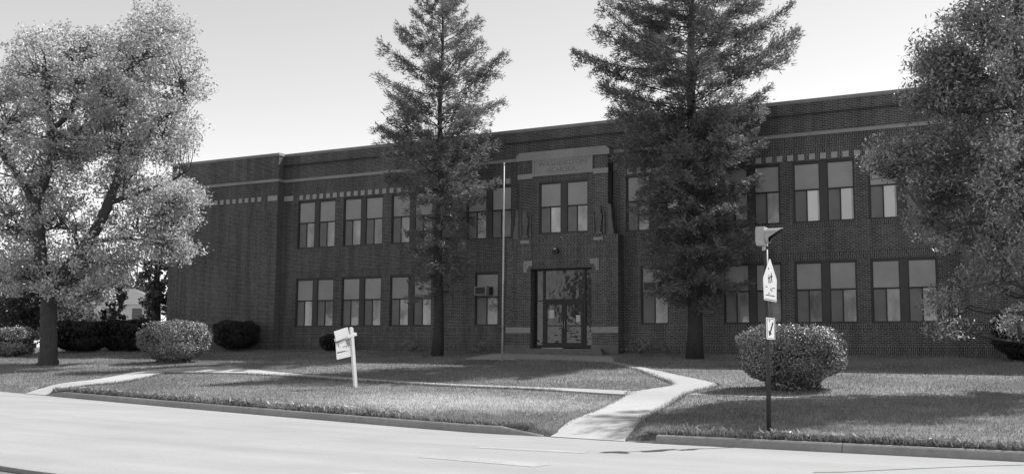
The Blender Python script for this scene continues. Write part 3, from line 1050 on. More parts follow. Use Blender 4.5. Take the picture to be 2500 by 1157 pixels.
# left tree with a forked trunk
B = np.array([-19.66, -11.21, -0.75])
lt_limbs = [
    ([(-19.68, -11.21, -.85), (-19.66, -11.23, -.45), (-19.62, -11.3, .6), (-19.55, -11.45, 1.9), (-19.5, -11.5, 2.5)], [.52, .40, .35, .34, .33]),
    ([(-19.52, -11.5, 2.3), (-19.75, -11.8, 3.8), (-19.8, -11.96, 5.2), (-19.9, -12.2, 6.4), (-19.35, -12.1, 7.4), (-19.05, -12.0, 8.4), (-19.1, -12.2, 9.6), (-19.3, -12.3, 11.2), (-19.5, -12.4, 12.8)], [.30, .27, .25, .23, .21, .19, .16, .10, .04]),
    ([(-19.45, -11.5, 2.3), (-18.8, -11.2, 3.5), (-17.97, -10.95, 4.5), (-17.4, -10.8, 5.4), (-17.0, -10.7, 6.3), (-16.6, -10.6, 7.3), (-16.4, -10.6, 8.6), (-16.3, -10.7, 10.3), (-15.9, -10.8, 12), (-15.6, -10.8, 13.6)], [.26, .25, .24, .23, .21, .19, .17, .13, .08, .03]),
    ([(-19.1, -12.2, 9.5), (-18.6, -12.1, 9.75), (-18.1, -12, 10.2), (-17.8, -12, 11.2), (-17.6, -12, 12.4)], [.13, .12, .10, .07, .03]),
    ([(-19.9, -12.2, 6.3), (-20.5, -12.5, 7.4), (-21.1, -12.9, 8.2), (-21.8, -13.2, 9.8), (-22.2, -13.3, 11)], [.16, .13, .11, .07, .03]),
    ([(-17.0, -10.7, 6.3), (-16.0, -9.8, 6.9), (-15.0, -9.2, 7.3), (-14.2, -8.8, 7.9)], [.12, .10, .07, .03]),
    ([(-18.3, -11.0, 4.1), (-17.4, -12.0, 4.7), (-16.6, -12.6, 5.2)], [.09, .07, .03]),
    ([(-19.78, -11.9, 4.8), (-20.8, -12.6, 5.3), (-22, -13.2, 5.5)], [.11, .08, .03]),
    ([(-16.5, -10.6, 8.0), (-15.5, -10.2, 9.2), (-14.5, -9.8, 10.2), (-13.8, -9.5, 11.4)], [.11, .09, .06, .03]),
    ([(-17.9, -10.95, 4.6), (-16.9, -9.8, 4.9), (-15.8, -9.2, 4.7), (-14.9, -8.9, 4.5)], [.10, .08, .05, .02]),
]
def pxp(x, y, dep):
    return np.array(CAM + (fwd + r2 * ((x - 1250) / FPX) - u2 * ((y - 578.5) / FPX)) * dep)
lt_cl = []
for x, y, rx, rz, w_ in [(95, 180, 110, 140, 1.2), (20, 300, 110, 140, 1.0), (345, 140, 120, 120, 1.3), (390, 70, 60, 70, .45), (440, 190, 45, 110, .5), (270, 230, 90, 90, .9), (400, 320, 85, 100, 1.0), (300, 350, 110, 100, .9), (120, 400, 140, 100, .8), (400, 480, 75, 70, .8), (430, 560, 40, 60, .4), (30, 520, 110, 120, 1.0), (150, 540, 100, 110, .7), (245, 640, 95, 75, .75), (330, 560, 80, 70, .45), (60, 660, 110, 75, .7), (170, 690, 90, 60, .5), (205, 720, 60, 30, .3), (395, 600, 55, 50, .4), (440, 480, 45, 60, .4), (300, 450, 110, 80, .6), (-80, 400, 80, 260, 1.0), (215, 110, 55, 60, .45), (190, 200, 60, 70, .5), (200, 320, 90, 90, .7)]:
    for dd, q_ in ((-1.3, .38), (1.8, 1.0)):
        c = pxp(x, y, 46.5 + dd); k = 46.5 / FPX
        lt_cl.append((c[0], c[1], c[2], max(18, rx - 20) * k, 1.7, max(16, rz - 16) * k, w_ * q_))
leaf_tree('shade_tree', 'tall leafy tree with a forked trunk left of the school', 'tree', tuple(B), lt_limbs, lt_cl, 1750, 100, .165, .085, 'leaf_left', crad=(.28, .62), shell=.25, twig=.012)

# right tree: its trunk stands just outside the frame, the branches reach in
rb = np.array([19.9, -13.4, -0.98])
rt_limbs = [
    ([tuple(rb - [0, 0, .1]), tuple(rb + [0, 0, .9])] + [tuple(pxp(x, y, d)) for x, y, d in ((2556, 760, 26.2), (2535, 600, 26.1), (2512, 450, 26.0), (2497, 330, 26), (2489, 180, 26), (2486, 40, 26), (2490, -120, 26), (2500, -300, 26))], [.40, .31, .26, .23, .20, .17, .14, .11, .07, .03]),
    ([tuple(pxp(*q)) for q in ((2530, 570, 26.1), (2440, 400, 26.2), (2380, 365, 26.2), (2300, 380, 26.0), (2230, 400, 25.8))], [.10, .08, .06, .04, .015]),
    ([tuple(pxp(*q)) for q in ((2500, 340, 26), (2450, 215, 26.4), (2400, 180, 26.6), (2340, 170, 26.6))], [.08, .06, .04, .015]),
    ([tuple(pxp(*q)) for q in ((2545, 690, 26.1), (2460, 560, 25.6), (2380, 540, 25.4), (2310, 560, 25.2))], [.09, .07, .05, .015]),
    ([tuple(pxp(*q)) for q in ((2554, 740, 26.1), (2480, 690, 25.0), (2400, 690, 24.6), (2330, 750, 24.4))], [.06, .045, .03, .01]),
]
rt_cl = []
for x, y, rx, rz, w_ in [(2400, 60, 95, 90, 1.0), (2480, 150, 60, 120, .8), (2330, 170, 80, 60, .9), (2290, 140, 55, 35, .4), (2310, 240, 75, 50, .8), (2420, 240, 80, 70, .8), (2250, 385, 85, 45, .9), (2170, 395, 48, 32, .4), (2350, 370, 90, 65, 1.0), (2450, 430, 80, 110, 1.1), (2310, 465, 85, 50, .8), (2265, 535, 50, 40, .4), (2360, 560, 75, 55, .6), (2450, 590, 65, 70, .7), (2420, 680, 55, 35, .25), (2318, 735, 34, 36, .16), (2316, 798, 28, 18, .08), (2490, 780, 38, 30, .18), (2570, 300, 90, 260, 1.3), (2570, 620, 70, 120, .8), (2560, -60, 120, 160, 1.4), (2680, 300, 120, 240, 1.7), (2420, -140, 120, 120, 1.2), (2700, 560, 110, 160, 1.1)]:
    for e in ((-1.1, 1.4) if x > 2420 else (-.6, .9) if y > 600 else (.8, 2.1)):
        k = (26 + e) / FPX
        c = pxp(x, y, 26 + e)
        rt_cl.append((c[0], c[1], c[2], rx * k, 1.1, rz * k, w_))
leaf_tree('ash_tree', 'dark leafy tree reaching into the frame at the right edge', 'tree', tuple(rb), rt_limbs, rt_cl, 1350, 125, .14, .046, 'leaf_right', crad=(.22, .5), shell=.2, twig=.007)


def conifer(name, label, base, H, prof, z0, gap, nper, seed, dens=1.0, rtrunk=.26, sweep=(-8, 38), low=1.0):
    rng = np.random.default_rng(seed)
    t = thing(name, label, 'tree', tuple(base), 'tall conifers in front of the school')
    tr = MB()
    bx, by, bz = base
    zs_ = np.linspace(-.15, H, 16)
    tr.tube([(bx + .05 * math.sin(z), by, bz + z) for z in zs_], [max(.02, rtrunk * (1 - z / H) ** .8 * (1.25 if z < .2 else 1)) for z in zs_], 'bark_conifer', 12, True, .04)
    pz, pr = [p[0] for p in prof][::-1], [p[1] for p in prof][::-1]
    C_, D_ = [], []
    z = z0
    while z < H - .15:
        f = (z - z0) / (H - z0)
        nb = max(3, int(nper * (1 - .35 * f)))
        phi0 = rng.uniform(0, 6.28)
        for b3 in range(nb):
            zz = z + rng.uniform(-.2, .2)
            R0 = float(np.interp(zz, pz, pr))
            if rng.random() < .04: continue
            Lb = R0 * rng.uniform(.62, 1.16)
            phi = phi0 + 6.283 * b3 / nb + rng.normal(0, .22)
            el = math.radians(sweep[0] + (sweep[1] - sweep[0]) * f + rng.normal(0, 6))
            dr = np.array([math.cos(phi), math.sin(phi), 0])
            # keep clear of the facade
            if bz + zz < 10.5 and dr[1] > 0:
                room = (-.35 - by) / dr[1]
                Lb = min(Lb, max(.35, room))
            ns = max(4, int(Lb / .22))
            s = np.linspace(0, 1, ns + 1)
            hz = Lb * s * math.cos(el)
            vz = Lb * (s * math.sin(el) - .22 * s ** 1.2 * (1 - f) + .24 * s ** 3 * (1 - .4 * f))
            P = np.array([bx, by, bz + zz]) + hz[:, None] * dr + vz[:, None] * np.array([0, 0, 1.])
            rb_ = .012 + .018 * Lb / 3
            step = max(1, ns // 4)
            ii = list(range(0, ns, step)) + [ns]
            tr.tube([tuple(P[i]) for i in ii], [rb_ * (1 - .8 * i / ns) for i in ii], 'bark_conifer', 5, False)
            side = np.cross(dr, [0, 0, 1.])
            st0 = (.28 if f > .42 else .08) if Lb > 1.2 else .05
            for i in range(ns + 1):
                if s[i] < st0: continue
                dirb = P[min(i + 1, ns)] - P[max(i - 1, 0)]; dirb /= np.linalg.norm(dirb)
                for sg in (-1, 1):
                    if rng.random() > dens * (1 if f > .42 else low): continue
                    lb = min(1.1, .18 + .52 * Lb * (1 - s[i]) ** .7 * (s[i] + .35)) * rng.uniform(.6, 1.15)
                    bd = dirb * .75 + side * sg * rng.uniform(.6, 1.0) + np.array([0, 0, rng.normal(-.12, .16)])
                    bd /= np.linalg.norm(bd)
                    m_ = max(4, int(lb / .012))
                    u = rng.uniform(0.05, 1, m_)
                    pts = P[i] + (u * lb)[:, None] * bd + rng.normal(0, 1, (m_, 3)) * np.array([.05, .05, .085]) - np.array([0, 0, 1]) * (.18 * lb * u ** 2)[:, None]
                    C_.append(pts); D_.append(np.repeat(bd[None], m_, 0))
            tip = P[-1] + rng.normal(0, .05, (6, 3)); C_.append(tip); D_.append(np.repeat(dr[None] + [[0, 0, .4]], 6, 0))
        z += gap * (1 - .35 * f)
    C_ = np.concatenate(C_); D_ = np.concatenate(D_)
    n_ = len(C_)
    a = D_ + rng.normal(0, .55, (n_, 3)); a[:, 2] += .12; a /= np.linalg.norm(a, axis=1)[:, None]
    nn = rng.normal(size=(n_, 3)); nn[:, 2] += .5
    b4 = np.cross(nn, a); b4 /= np.linalg.norm(b4, axis=1)[:, None]
    l_ = rng.uniform(.14, .27, n_)[:, None]; w_ = rng.uniform(.022, .042, n_)[:, None]
    V = np.stack([C_ - a * l_ * .35, C_ + b4 * w_ * .5 + a * l_ * .1, C_ + a * l_ * .65, C_ - b4 * w_ * .5 + a * l_ * .1], 1)
    tk = tr.build('trunk', t)
    cr_ = quads('crown', V, 'needle', t)
    rebase(t, tk, cr_)
    return n_


c1 = (-4.85, -3.0, float(gz(-4.85, -3.0)))
n1 = conifer('conifer', 'pointed conifer in front of the school, its whole tip in view', c1, 17.2,
        [(17.2, .05), (16.2, .6), (15, 1.35), (13.8, 2.0), (12, 2.9), (10.8, 3.4), (9.4, 3.8), (8.2, 3.0), (6.8, 2.5), (5.4, 1.9), (4.2, 1.6), (3.0, 1.2)], 3.0, .55, 6, 21, .82, .24, (-4, 42), .62)
c2 = (6.75, -2.6, float(gz(6.75, -2.6)))
n2 = conifer('conifer', 'larger denser conifer right of the entrance, its tip cut off by the frame', c2, 21.0,
        [(21.0, .05), (19.5, .9), (17.5, 1.7), (15, 2.7), (12.5, 3.8), (11, 4.3), (9.8, 4.3), (8.4, 3.3), (7.0, 2.5), (5.6, 2.2), (4.3, 2.2), (3.2, 2.0), (2.3, 1.3)], 2.3, .47, 7, 8, .88, .30, (-10, 36))
print('needles', n1, n2)


def bush(name, label, base, rx, ry, h, zc, n_, leaf, L=.075, W=.045, group=None, flat=.75, cat='bush', pull=.5, rough=.08, stem=True):
    """clipped shrub: twiggy stems, a dark leafy inside and a skin of small leaves"""
    t = thing(name, label, cat, base, group)
    bx, by, bz = base
    kids = []
    d = rand_unit(n_)
    p = np.sign(d) * np.abs(d) ** flat             # squarish ball
    p /= (np.abs(p) ** 3).sum(1)[:, None] ** (1 / 3)
    lum = 1 + rough * np.sin(d[:, 0] * 5 + d[:, 1] * 4 + bx) * np.sin(d[:, 2] * 6 + by) + RNG.normal(0, .02, n_)
    depth = 1 - np.abs(RNG.normal(0, .075, n_))
    P = p * (lum * depth)[:, None] * np.array([rx, ry, h / 2])
    # pull the underside in towards the stem
    low = np.clip(-P[:, 2] / (h / 2) - .35, 0, 1)
    P[:, 0] *= 1 - pull * low; P[:, 1] *= 1 - pull * low
    P = P + np.array([bx, by, bz + zc])
    V = leaves(P, L, W, .3, None, 0, d)
    # stray shoots at the top
    ns = max(6, n_ // 260)
    dd = rand_unit(ns); dd[:, 2] = np.abs(dd[:, 2]) + .3
    pp = np.sign(dd) * np.abs(dd) ** flat; pp /= (np.abs(pp) ** 3).sum(1)[:, None] ** (1 / 3)
    S = [np.array([bx, by, bz + zc]) + pp * np.array([rx, ry, h / 2]) * k for k in (1.0, 1.03, 1.06, 1.09)]
    V = np.concatenate([V, leaves(np.concatenate(S), L, W, .3)])
    # inner leaves, larger and sparser, so no light passes straight through
    n3 = n_ // 3
    q = rand_unit(n3) * (RNG.uniform(0, 1, n3) ** .33 * .86)[:, None]
    low = np.clip(-q[:, 2] - .35, 0, 1)
    q[:, 0] *= 1 - pull * low; q[:, 1] *= 1 - pull * low
    V = np.concatenate([V, leaves(np.array([bx, by, bz + zc]) + q * np.array([rx, ry, h / 2]), L * 2, W * 2.4, .3)])
    # leafy skirt round the stems
    n4 = n_ // 8
    a4 = RNG.uniform(0, 6.28, n4); r4 = RNG.uniform(.05, .36, n4) ** .6
    V = np.concatenate([V, leaves(np.stack([bx + np.cos(a4) * rx * r4, by + np.sin(a4) * ry * r4, bz + RNG.uniform(.02, .45 * h, n4)], -1), L * 1.5, W * 1.8, .1)])
    kids.append(quads('foliage', V, leaf, t))
    if stem:
        s = MB()
        for k in range(7):
            a = 6.28 * k / 7 + RNG.uniform(0, .6)
            e = (bx + math.cos(a) * rx * .55, by + math.sin(a) * ry * .55, bz + zc + RNG.uniform(-.1, .2) * h)
            s.tube([(bx + math.cos(a) * .1, by + math.sin(a) * .1, bz - .06), (bx + math.cos(a) * rx * .3, by + math.sin(a) * ry * .3, bz + zc - h * .3), e], [.03, .022, .01], 'bark', 6, False)
        kids.append(s.build('stems', t))
    rebase(t, *kids)
    return t


bz_ = float(gz(13.3, -13.6))
bush('round_bush', 'wide clipped bush behind the crossing sign', (13.25, -13.6, bz_), 1.37, 1.25, 1.60, .92, 30000, 'leaf_bush', .065, .038)
bush('round_bush', 'clipped bush on the lawn between the forked tree and the brick wing', (-15.0, -8.5, float(gz(-15, -8.5))), 1.40, 1.3, 1.78, .93, 24000, 'leaf_bush', .08, .048)
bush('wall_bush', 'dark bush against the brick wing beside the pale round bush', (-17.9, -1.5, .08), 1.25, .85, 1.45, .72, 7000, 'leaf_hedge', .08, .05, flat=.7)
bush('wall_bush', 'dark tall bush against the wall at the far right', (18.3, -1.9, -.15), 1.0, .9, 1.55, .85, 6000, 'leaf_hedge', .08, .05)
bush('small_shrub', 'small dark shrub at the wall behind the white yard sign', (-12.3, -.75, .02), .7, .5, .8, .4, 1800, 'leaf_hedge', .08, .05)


def fern(name, label, base, n_, L, spread, leaf='weed_leaf', h=.5):
    t = thing(name, label, 'plant', base)
    V = []
    s = MB()
    for k in range(n_):
        a = RNG.uniform(0, 6.28); e = RNG.uniform(.3, 1.2)
        Lb = L * RNG.uniform(.6, 1.1)
        u = np.linspace(.1, 1, 9)
        P = np.array(base) + np.stack([np.cos(a) * Lb * u * spread, np.sin(a) * Lb * u * spread * .6, h * (np.sin(u * 2.2) * e)], -1)
        s.tube([tuple(base)] + [tuple(P[i]) for i in (2, 5, 8)], [.008, .006, .005, .003], leaf, 4, False)
        for sg in (-1, 1):
            V.append(leaves(P + np.array([-np.sin(a) * sg, np.cos(a) * sg, 0]) * .05, .13, .05, .6))
    k1 = quads('foliage', np.concatenate(V), leaf, t); k2 = s.build('stems', t)
    rebase(t, k1, k2)


fern('leafy_plant', 'low leafy plant at the wall left of the pointed conifer', (-7.6, -.8, 0.0), 14, .75, .9)
fern('leafy_plant', 'low faint plant between the pointed conifer and the flagpole', (-4.1, -.7, 0.0), 12, .6, .9, 'leaf_bush')
fern('leafy_plant', 'arching leafy plant at the foot of the wall right of the steps', (3.85, -.9, -.05), 18, 1.0, .9, 'leaf_bush', .55)
fern('leafy_plant', 'small weedy plant left of the larger conifer trunk', (5.2, -1.2, -.08), 9, .5, .9)

# hedge at the far left: separate clipped lengths
hz = .12
bush('hedge', 'sunlit length of clipped hedge at the left edge', (-29.0, -6.7, float(gz(-29.0, -6.7))), 2.4, .8, 1.5, .78, 9000, 'leaf_bush', .11, .065, 'clipped hedge lengths', .45, 'hedge', .15)
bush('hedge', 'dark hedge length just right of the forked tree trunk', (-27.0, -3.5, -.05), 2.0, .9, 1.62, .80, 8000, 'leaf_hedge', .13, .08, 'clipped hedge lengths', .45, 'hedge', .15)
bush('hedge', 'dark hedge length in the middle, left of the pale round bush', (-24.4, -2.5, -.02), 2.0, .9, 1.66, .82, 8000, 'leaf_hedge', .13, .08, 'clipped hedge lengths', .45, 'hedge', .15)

# background trees and the white house
def back_tree(label, px, ytop, ybase, dep, wpx, n=(90, 90), leaf='leaf_back', name='background_tree', trunk=.22):
    b0 = pxp(px, ybase, dep); top = pxp(px, ytop, dep)
    k = dep / FPX
    H = top[2] - b0[2]; w_ = wpx * k / 2
    base = (b0[0], b0[1], float(zbase(b0[0]) + .002 * max(b0[1], 0)))
    H = top[2] - base[2]
    lb = [([base, (base[0] + .1, base[1], base[2] + H * .3), (base[0], base[1], base[2] + H * .6), (base[0] - .1, base[1], base[2] + H * .85)], [trunk, trunk * .8, trunk * .5, .04])]
    for a in range(4):
        an = a * 1.57 + px
        lb.append(([(base[0], base[1], base[2] + H * .4), (base[0] + math.cos(an) * w_ * .4, base[1] + math.sin(an) * w_ * .4, base[2] + H * .58), (base[0] + math.cos(an) * w_ * .7, base[1] + math.sin(an) * w_ * .7, base[2] + H * .7)], [trunk * .45, trunk * .3, .03]))
    cl = [(base[0], base[1], base[2] + H * .62, w_, w_, H * .38, 2), (base[0] + w_ * .4, base[1], base[2] + H * .45, w_ * .7, w_ * .7, H * .25, 1), (base[0] - w_ * .4, base[1], base[2] + H * .5, w_ * .7, w_ * .7, H * .28, 1)]
    cl.append((base[0], base[1], base[2] + H * .25, w_ * .8, w_ * .8, H * .2, .9))
    sz = dep / 46 * .17
    leaf_tree(name, label, 'tree', base, lb, cl, n[0], n[1], sz, sz * .55, leaf, crad=(w_ * .16, w_ * .34), group='background trees', shell=.25, twig=.02)


back_tree('leafy background tree with a dark trunk beside the school corner', 378, 560, 800, 62, 90, (70, 90), trunk=.3)
back_tree('dark background tree at the far left edge', 30, 560, 800, 78, 260, (110, 80))
back_tree('dark background tree behind the forked trunk', 170, 590, 800, 84, 220, (100, 80))
back_tree('far rounded tree standing behind the white house', 330, 590, 790, 120, 190, (90, 80))
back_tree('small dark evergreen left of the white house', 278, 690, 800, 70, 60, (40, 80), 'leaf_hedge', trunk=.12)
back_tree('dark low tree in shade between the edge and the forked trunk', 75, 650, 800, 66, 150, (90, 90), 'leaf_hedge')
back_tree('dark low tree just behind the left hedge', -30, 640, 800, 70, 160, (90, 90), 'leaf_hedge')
back_tree('far tree crown left of the evergreen behind the hedge', 240, 630, 800, 110, 150, (70, 80))

hd = 98
hb = pxp(372, 790, hd); kk = hd / FPX
HZ = float(zbase(hb[0]) + .002 * max(0, hb[1]))
house = thing('white_house', 'white house with a grey hipped roof behind the hedge', 'house', (hb[0], hb[1], HZ))
ex = Vector((cy, sy, 0)); ey = Vector((-sy, cy, 0))
O = Vector((hb[0], hb[1], HZ))
Tm = Matrix((( -ex.x, ey.x, 0, O.x), (-ex.y, ey.y, 0, O.y), (0, 0, 1, O.z), (0, 0, 0, 1)))   # local x runs to the left in the picture
ztop = float(pxp(372, 738, hd)[2]) - HZ
w1 = MB(); w1.box(0, 9, 0, 8, -.3, ztop, 'white_siding', Tm)
a = w1.build('wall', house)
r1 = MB()
zr = float(pxp(300, 698, hd)[2]) - HZ
E4 = [(-.5, -.5, ztop - .05), (9.5, -.5, ztop - .05), (9.5, 8.5, ztop - .05), (-.5, 8.5, ztop - .05)]
Rg = [(3.2, 4, zr), (5.8, 4, zr)]
V_ = lambda p: tuple(Tm @ Vector(p))
for f_ in ([E4[0], E4[1], Rg[1], Rg[0]], [E4[1], E4[2], Rg[1]], [E4[2], E4[3], Rg[0], Rg[1]], [E4[3], E4[0], Rg[0]]):
    r1.face([V_(p) for p in f_], 'roof_shingle')
r1.box(-.5, 9.5, -.5, 8.5, ztop - .18, ztop - .06, 'white_paint', Tm)
b5 = r1.build('roof', house)
ks = [a, b5]
for xx in (1.0, 3.6):
    w2 = MB(); w2.box(xx, xx + .9, -.04, -.005, ztop - 1.9, ztop - .55, 'roof_shingle', Tm); ks.append(w2.build('window', house))
rebase(house, *ks)

# trees across the road, seen only as reflections in the school's glass
def far_side(x, y, H, w_, lab):
    base = (x, y, -1.6)
    lb = [([base, (x, y, -1.6 + H * .35), (x + .2, y, -1.6 + H * .75)], [.3, .25, .06])]
    cl = [(x, y, -1.6 + H * .62, w_, w_, H * .36, 1)]
    leaf_tree('shade_tree', lab, 'tree', base, lb, cl, 80, 60, .5, .3, 'leaf_back', crad=(w_ * .2, w_ * .38), group='trees across the road', shell=.2)


far_side(-14, -60, 12, 5, 'broad tree across the road reflected in the entrance glass')
far_side(-26, -66, 13, 5.5, 'tree across the road reflected in the left windows')
far_side(-3, -64, 11, 5, 'tree across the road reflected in the transom')

# ------------------------------------------------------------------ grass and weeds
def inside_walk(x, y):
    m_ = np.zeros(len(x), bool)
    for A, B_ in WALKS:
        poly = np.concatenate([A, B_[::-1]])
        c = np.zeros(len(x), bool); j = len(poly) - 1
        for i in range(len(poly)):
            xi, yi = poly[i]; xj, yj = poly[j]
            with np.errstate(divide='ignore', invalid='ignore'):
                cc = ((yi > y) != (yj > y)) & (x < (xj - xi) * (y - yi) / (yj - yi + 1e-12) + xi)
            c ^= cc; j = i
        m_ |= c
    return m_


def blades(n_, hlo, hhi, wd, xr_, fn=None, back=0.0):
    x = RNG.uniform(xr_[0], xr_[1], n_); k = yk(x) + .17
    y = k + (back - k) * RNG.uniform(0, 1, n_) ** 1.15
    ok = ~inside_walk(x, y)
    if fn is not None: ok &= fn(x, y)
    ok &= ~((y > -1.6) & (np.abs(x) < 2.5)) & ~((y > YW - .05) & ((x < WL) & (x > LW)))
    x, y = x[ok], y[ok]
    n_ = len(x)
    h = RNG.uniform(hlo, hhi, n_); a = RNG.uniform(0, 6.28, n_)
    z = gz(x, y) - .005
    lean = RNG.normal(0, .45, (n_, 2)) * h[:, None]
    dx, dy = np.cos(a) * wd / 2, np.sin(a) * wd / 2
    return np.stack([np.stack([x - dx, y - dy, z], -1), np.stack([x + dx, y + dy, z], -1), np.stack([x + lean[:, 0], y + lean[:, 1], z + h], -1)], 1)


G = np.concatenate([blades(330000, .035, .085, .016, (-34, 26), None, 0.0), blades(9000, .08, .16, .02, (-30, 24), None, 0.0)])
# longer fringe along walks and kerb
def fringe(n_, pts, h, sp):
    P = np.array(pts); i = RNG.integers(0, len(P) - 1, n_); t = RNG.uniform(0, 1, n_)[:, None]
    q = P[i] * (1 - t) + P[i + 1] * t + RNG.normal(0, sp, (n_, 2))
    x, y = q[:, 0], q[:, 1]
    y = np.maximum(y, yk(x) + .16)
    hh = RNG.uniform(h * .5, h, n_); a = RNG.uniform(0, 6.28, n_); z = gz(x, y)
    lean = RNG.normal(0, .4, (n_, 2)) * hh[:, None]
    dx, dy = np.cos(a) * .012, np.sin(a) * .012
    return np.stack([np.stack([x - dx, y - dy, z], -1), np.stack([x + dx, y + dy, z], -1), np.stack([x + lean[:, 0], y + lean[:, 1], z + hh], -1)], 1)
fr = []
for A, B_ in WALKS:
    for e in (A, B_):
        fr.append(fringe(2600, e[3:-8], .11, .05))
xk = np.linspace(-7.9, 10.4, 80); fr.append(fringe(9000, np.stack([xk, yk(xk) + .24], -1), .13, .06))
xk = np.linspace(13, 22, 50); fr.append(fringe(6000, np.stack([xk, yk(xk) + .24], -1), .14, .06))
tag(quads('grass', np.concatenate([G] + fr), 'grass_blade', None, 3), 'short mown grass blades covering the sloping lawn', 'grass', None, 'stuff')
# broad-leaved weeds behind the kerb
x = np.concatenate([RNG.normal(c, .5, 260) for c in (-6.5, -5.4, -4.2, -2.6, -1.0, .6, 1.6, 3.4, 4.5, 6)] + [RNG.uniform(13.5, 21, 500)])
y = yk(x) + .22 + np.abs(RNG.normal(0, .16, len(x)))
P = np.stack([x, y, gz(x, y) + RNG.uniform(.02, .13, len(x))], -1)
tag(quads('weeds', leaves(P, .16, .06, .7), 'weed_leaf'), 'broad-leaved weeds growing behind the kerb', 'weeds', None, 'stuff')

# ------------------------------------------------------------------ flagpole
fp = thing('flagpole', 'slender pale flagpole without a flag in front of the entrance', 'flagpole', (-.59, -4.81, float(gz(-.59, -4.81))))
q = MB()
zb0 = fp.location.z
ptop = (-.36, -5.2, 7.56)
PT = [Vector((-.59, -4.81, zb0 - .2)).lerp(Vector(ptop), t) for t in (0, .3, .6, 1)]
q.tube(PT, [.042, .038, .032, .024], 'pole_light', 12)
a = q.build('pole', fp)
q = MB(); q.tube([Vector(ptop) + Vector((0, 0, d)) for d in (-.01, .01, .05, .09, .11)], [.024, .032, .04, .03, .01], 'pole_light', 12); b5 = q.build('finial', fp)
q = MB(); q.tube([(-.59, -4.81, zb0 - .1), (-.59, -4.81, zb0 + .04)], [.12, .10], 'concrete_kerb', 14); c5 = q.build('footing', fp)
q = MB(); q.tube([PT[0].lerp(PT[-1], .17) + Vector((0, -.05, 0)), PT[0].lerp(PT[-1], .17) + Vector((0.0, -.09, 0.03)), PT[0].lerp(PT[-1], .19) + Vector((0, -.05, 0))], [.008] * 3, 'pole_dark', 6); d5 = q.build('cleat', fp)
rebase(fp, a, b5, c5, d5)


def plane_px(pts, P0, N, off=0.0):
    """points of a leaning board: where sight lines through measured spots meet the board's own plane"""
    out = []
    N = Vector(N).normalized(); P0 = Vector(P0) + N * off
    for x, y in pts:
        d = fwd + r2 * ((x - 1250) / FPX) - u2 * ((y - 578.5) / FPX)
        t = (P0 - CAM).dot(N) / d.dot(N)
        out.append(CAM + d * t)
    return out


# ------------------------------------------------------------------ leaning yard sign
yb0 = Vector((.86, -16.5, float(gz(.86, -16.5))))
ys = thing('yard_sign', 'leaning white real estate sign post with two hanging panels on the lawn', 'sign', yb0)
N_ = Vector((.93, -.37, 0)).normalized()
tdir = Vector((.37, .93, 0)).normalized()
top = plane_px([(857.5, 801)], yb0, N_)[0]
q = MB()
axz = (top - yb0).normalized()
def obox(mb, c0, c1, ua, ub, wa, wb, mat):
    """bar from c0 to c1 with half widths wa along ua, wb along ub"""
    P = [c + ua * (sa * wa) + ub * (sb * wb) for c in (c0, c1) for sa, sb in ((-1, -1), (1, -1), (1, 1), (-1, 1))]
    for f_ in ((0, 3, 2, 1), (4, 5, 6, 7), (0, 1, 5, 4), (1, 2, 6, 5), (2, 3, 7, 6), (3, 0, 4, 7)):
        mb.face([P[i] for i in f_], mat)
obox(q, yb0 - axz * .3, top - axz * .045, tdir, N_, .047, .047, 'white_paint')
cap = [(-.047, -.045), (.047, -.045), (.047, -.01), (.03, .025), (0, .036), (-.03, .025), (-.047, -.01)]
q.prism([top + tdir * a + axz * z - N_ * .047 for a, z in cap], N_ * .094, 'white_paint')
kids = [q.build('post', ys)]
aL, aR = plane_px([(818.5, 830), (869, 815)], yb0, N_, .0)
q = MB(); ad = (aR - aL).normalized(); au = N_.cross(ad) * -1
if au.z < 0: au = -au
obox(q, aL, aR, au, N_, .045, .05, 'white_paint')
kids.append(q.build('arm', ys))
def board(name, px, mat, off, th, par=ys):
    P = plane_px(px, yb0, N_, off)
    mb = MB(); mb.prism([tuple(p) for p in P], tuple(-N_ * th), mat)
    o = mb.build(name, par); return o
kids.append(board('rider_panel', [(815.4, 809), (847, 798.6), (849, 799), (853.5, 819), (821, 833)], 'white_panel', .075, .012))
pn = board('hanging_panel', [(819.5, 836), (853.5, 824), (859, 869), (824, 877.3), (822.2, 876.4)], 'white_panel', .03, .012)
kids.append(pn)
mkp = MB()
for px, mt in (([(842.5, 829), (853.2, 825), (855.5, 846), (852.5, 844), (848.5, 844.5)], 'print_grey'),
               ([(819.8, 836.5), (842.0, 828.5), (842.3, 829.5), (826, 834), (823, 838)], 'print_grey'),
               ([(835, 846), (846, 843.6), (847.5, 848.5), (846, 848), (845.5, 845.2), (835.2, 846.8)], 'print_dark'),
               ([(825.2, 841), (826.8, 838.6), (827.6, 842.5), (826.5, 842)], 'print_dark'), ([(824.6, 842), (829.6, 847.2), (827.8, 847.6), (826.4, 843.2)], 'print_dark'),
               ([(851.5, 844.5), (853.2, 846.6), (852, 847)], 'print_dark'),
               ([(823.3, 859.3), (842, 855.6), (842.2, 857.6), (823.5, 862.4)], 'print_dark'), ([(842.2, 856.3), (852, 855.8), (852, 856.4), (842.2, 857.4)], 'print_grey')):
    mkp.prism([tuple(p) for p in plane_px(px, yb0, N_, .0325)], tuple(-N_ * .0015), mt)
mo = mkp.build('printing', pn)
rebase(ys, *kids)
hk_ = MB()
for px in ((824.5, 833.5), (849, 824.5)):
    P = plane_px([px, (px[0] + .3, px[1] + 4)], yb0, N_, .024)
    hk_.tube(P, [.006, .006], 'pole_dark', 6)
ho = hk_.build('hook', ys); rebase(ys, ho)

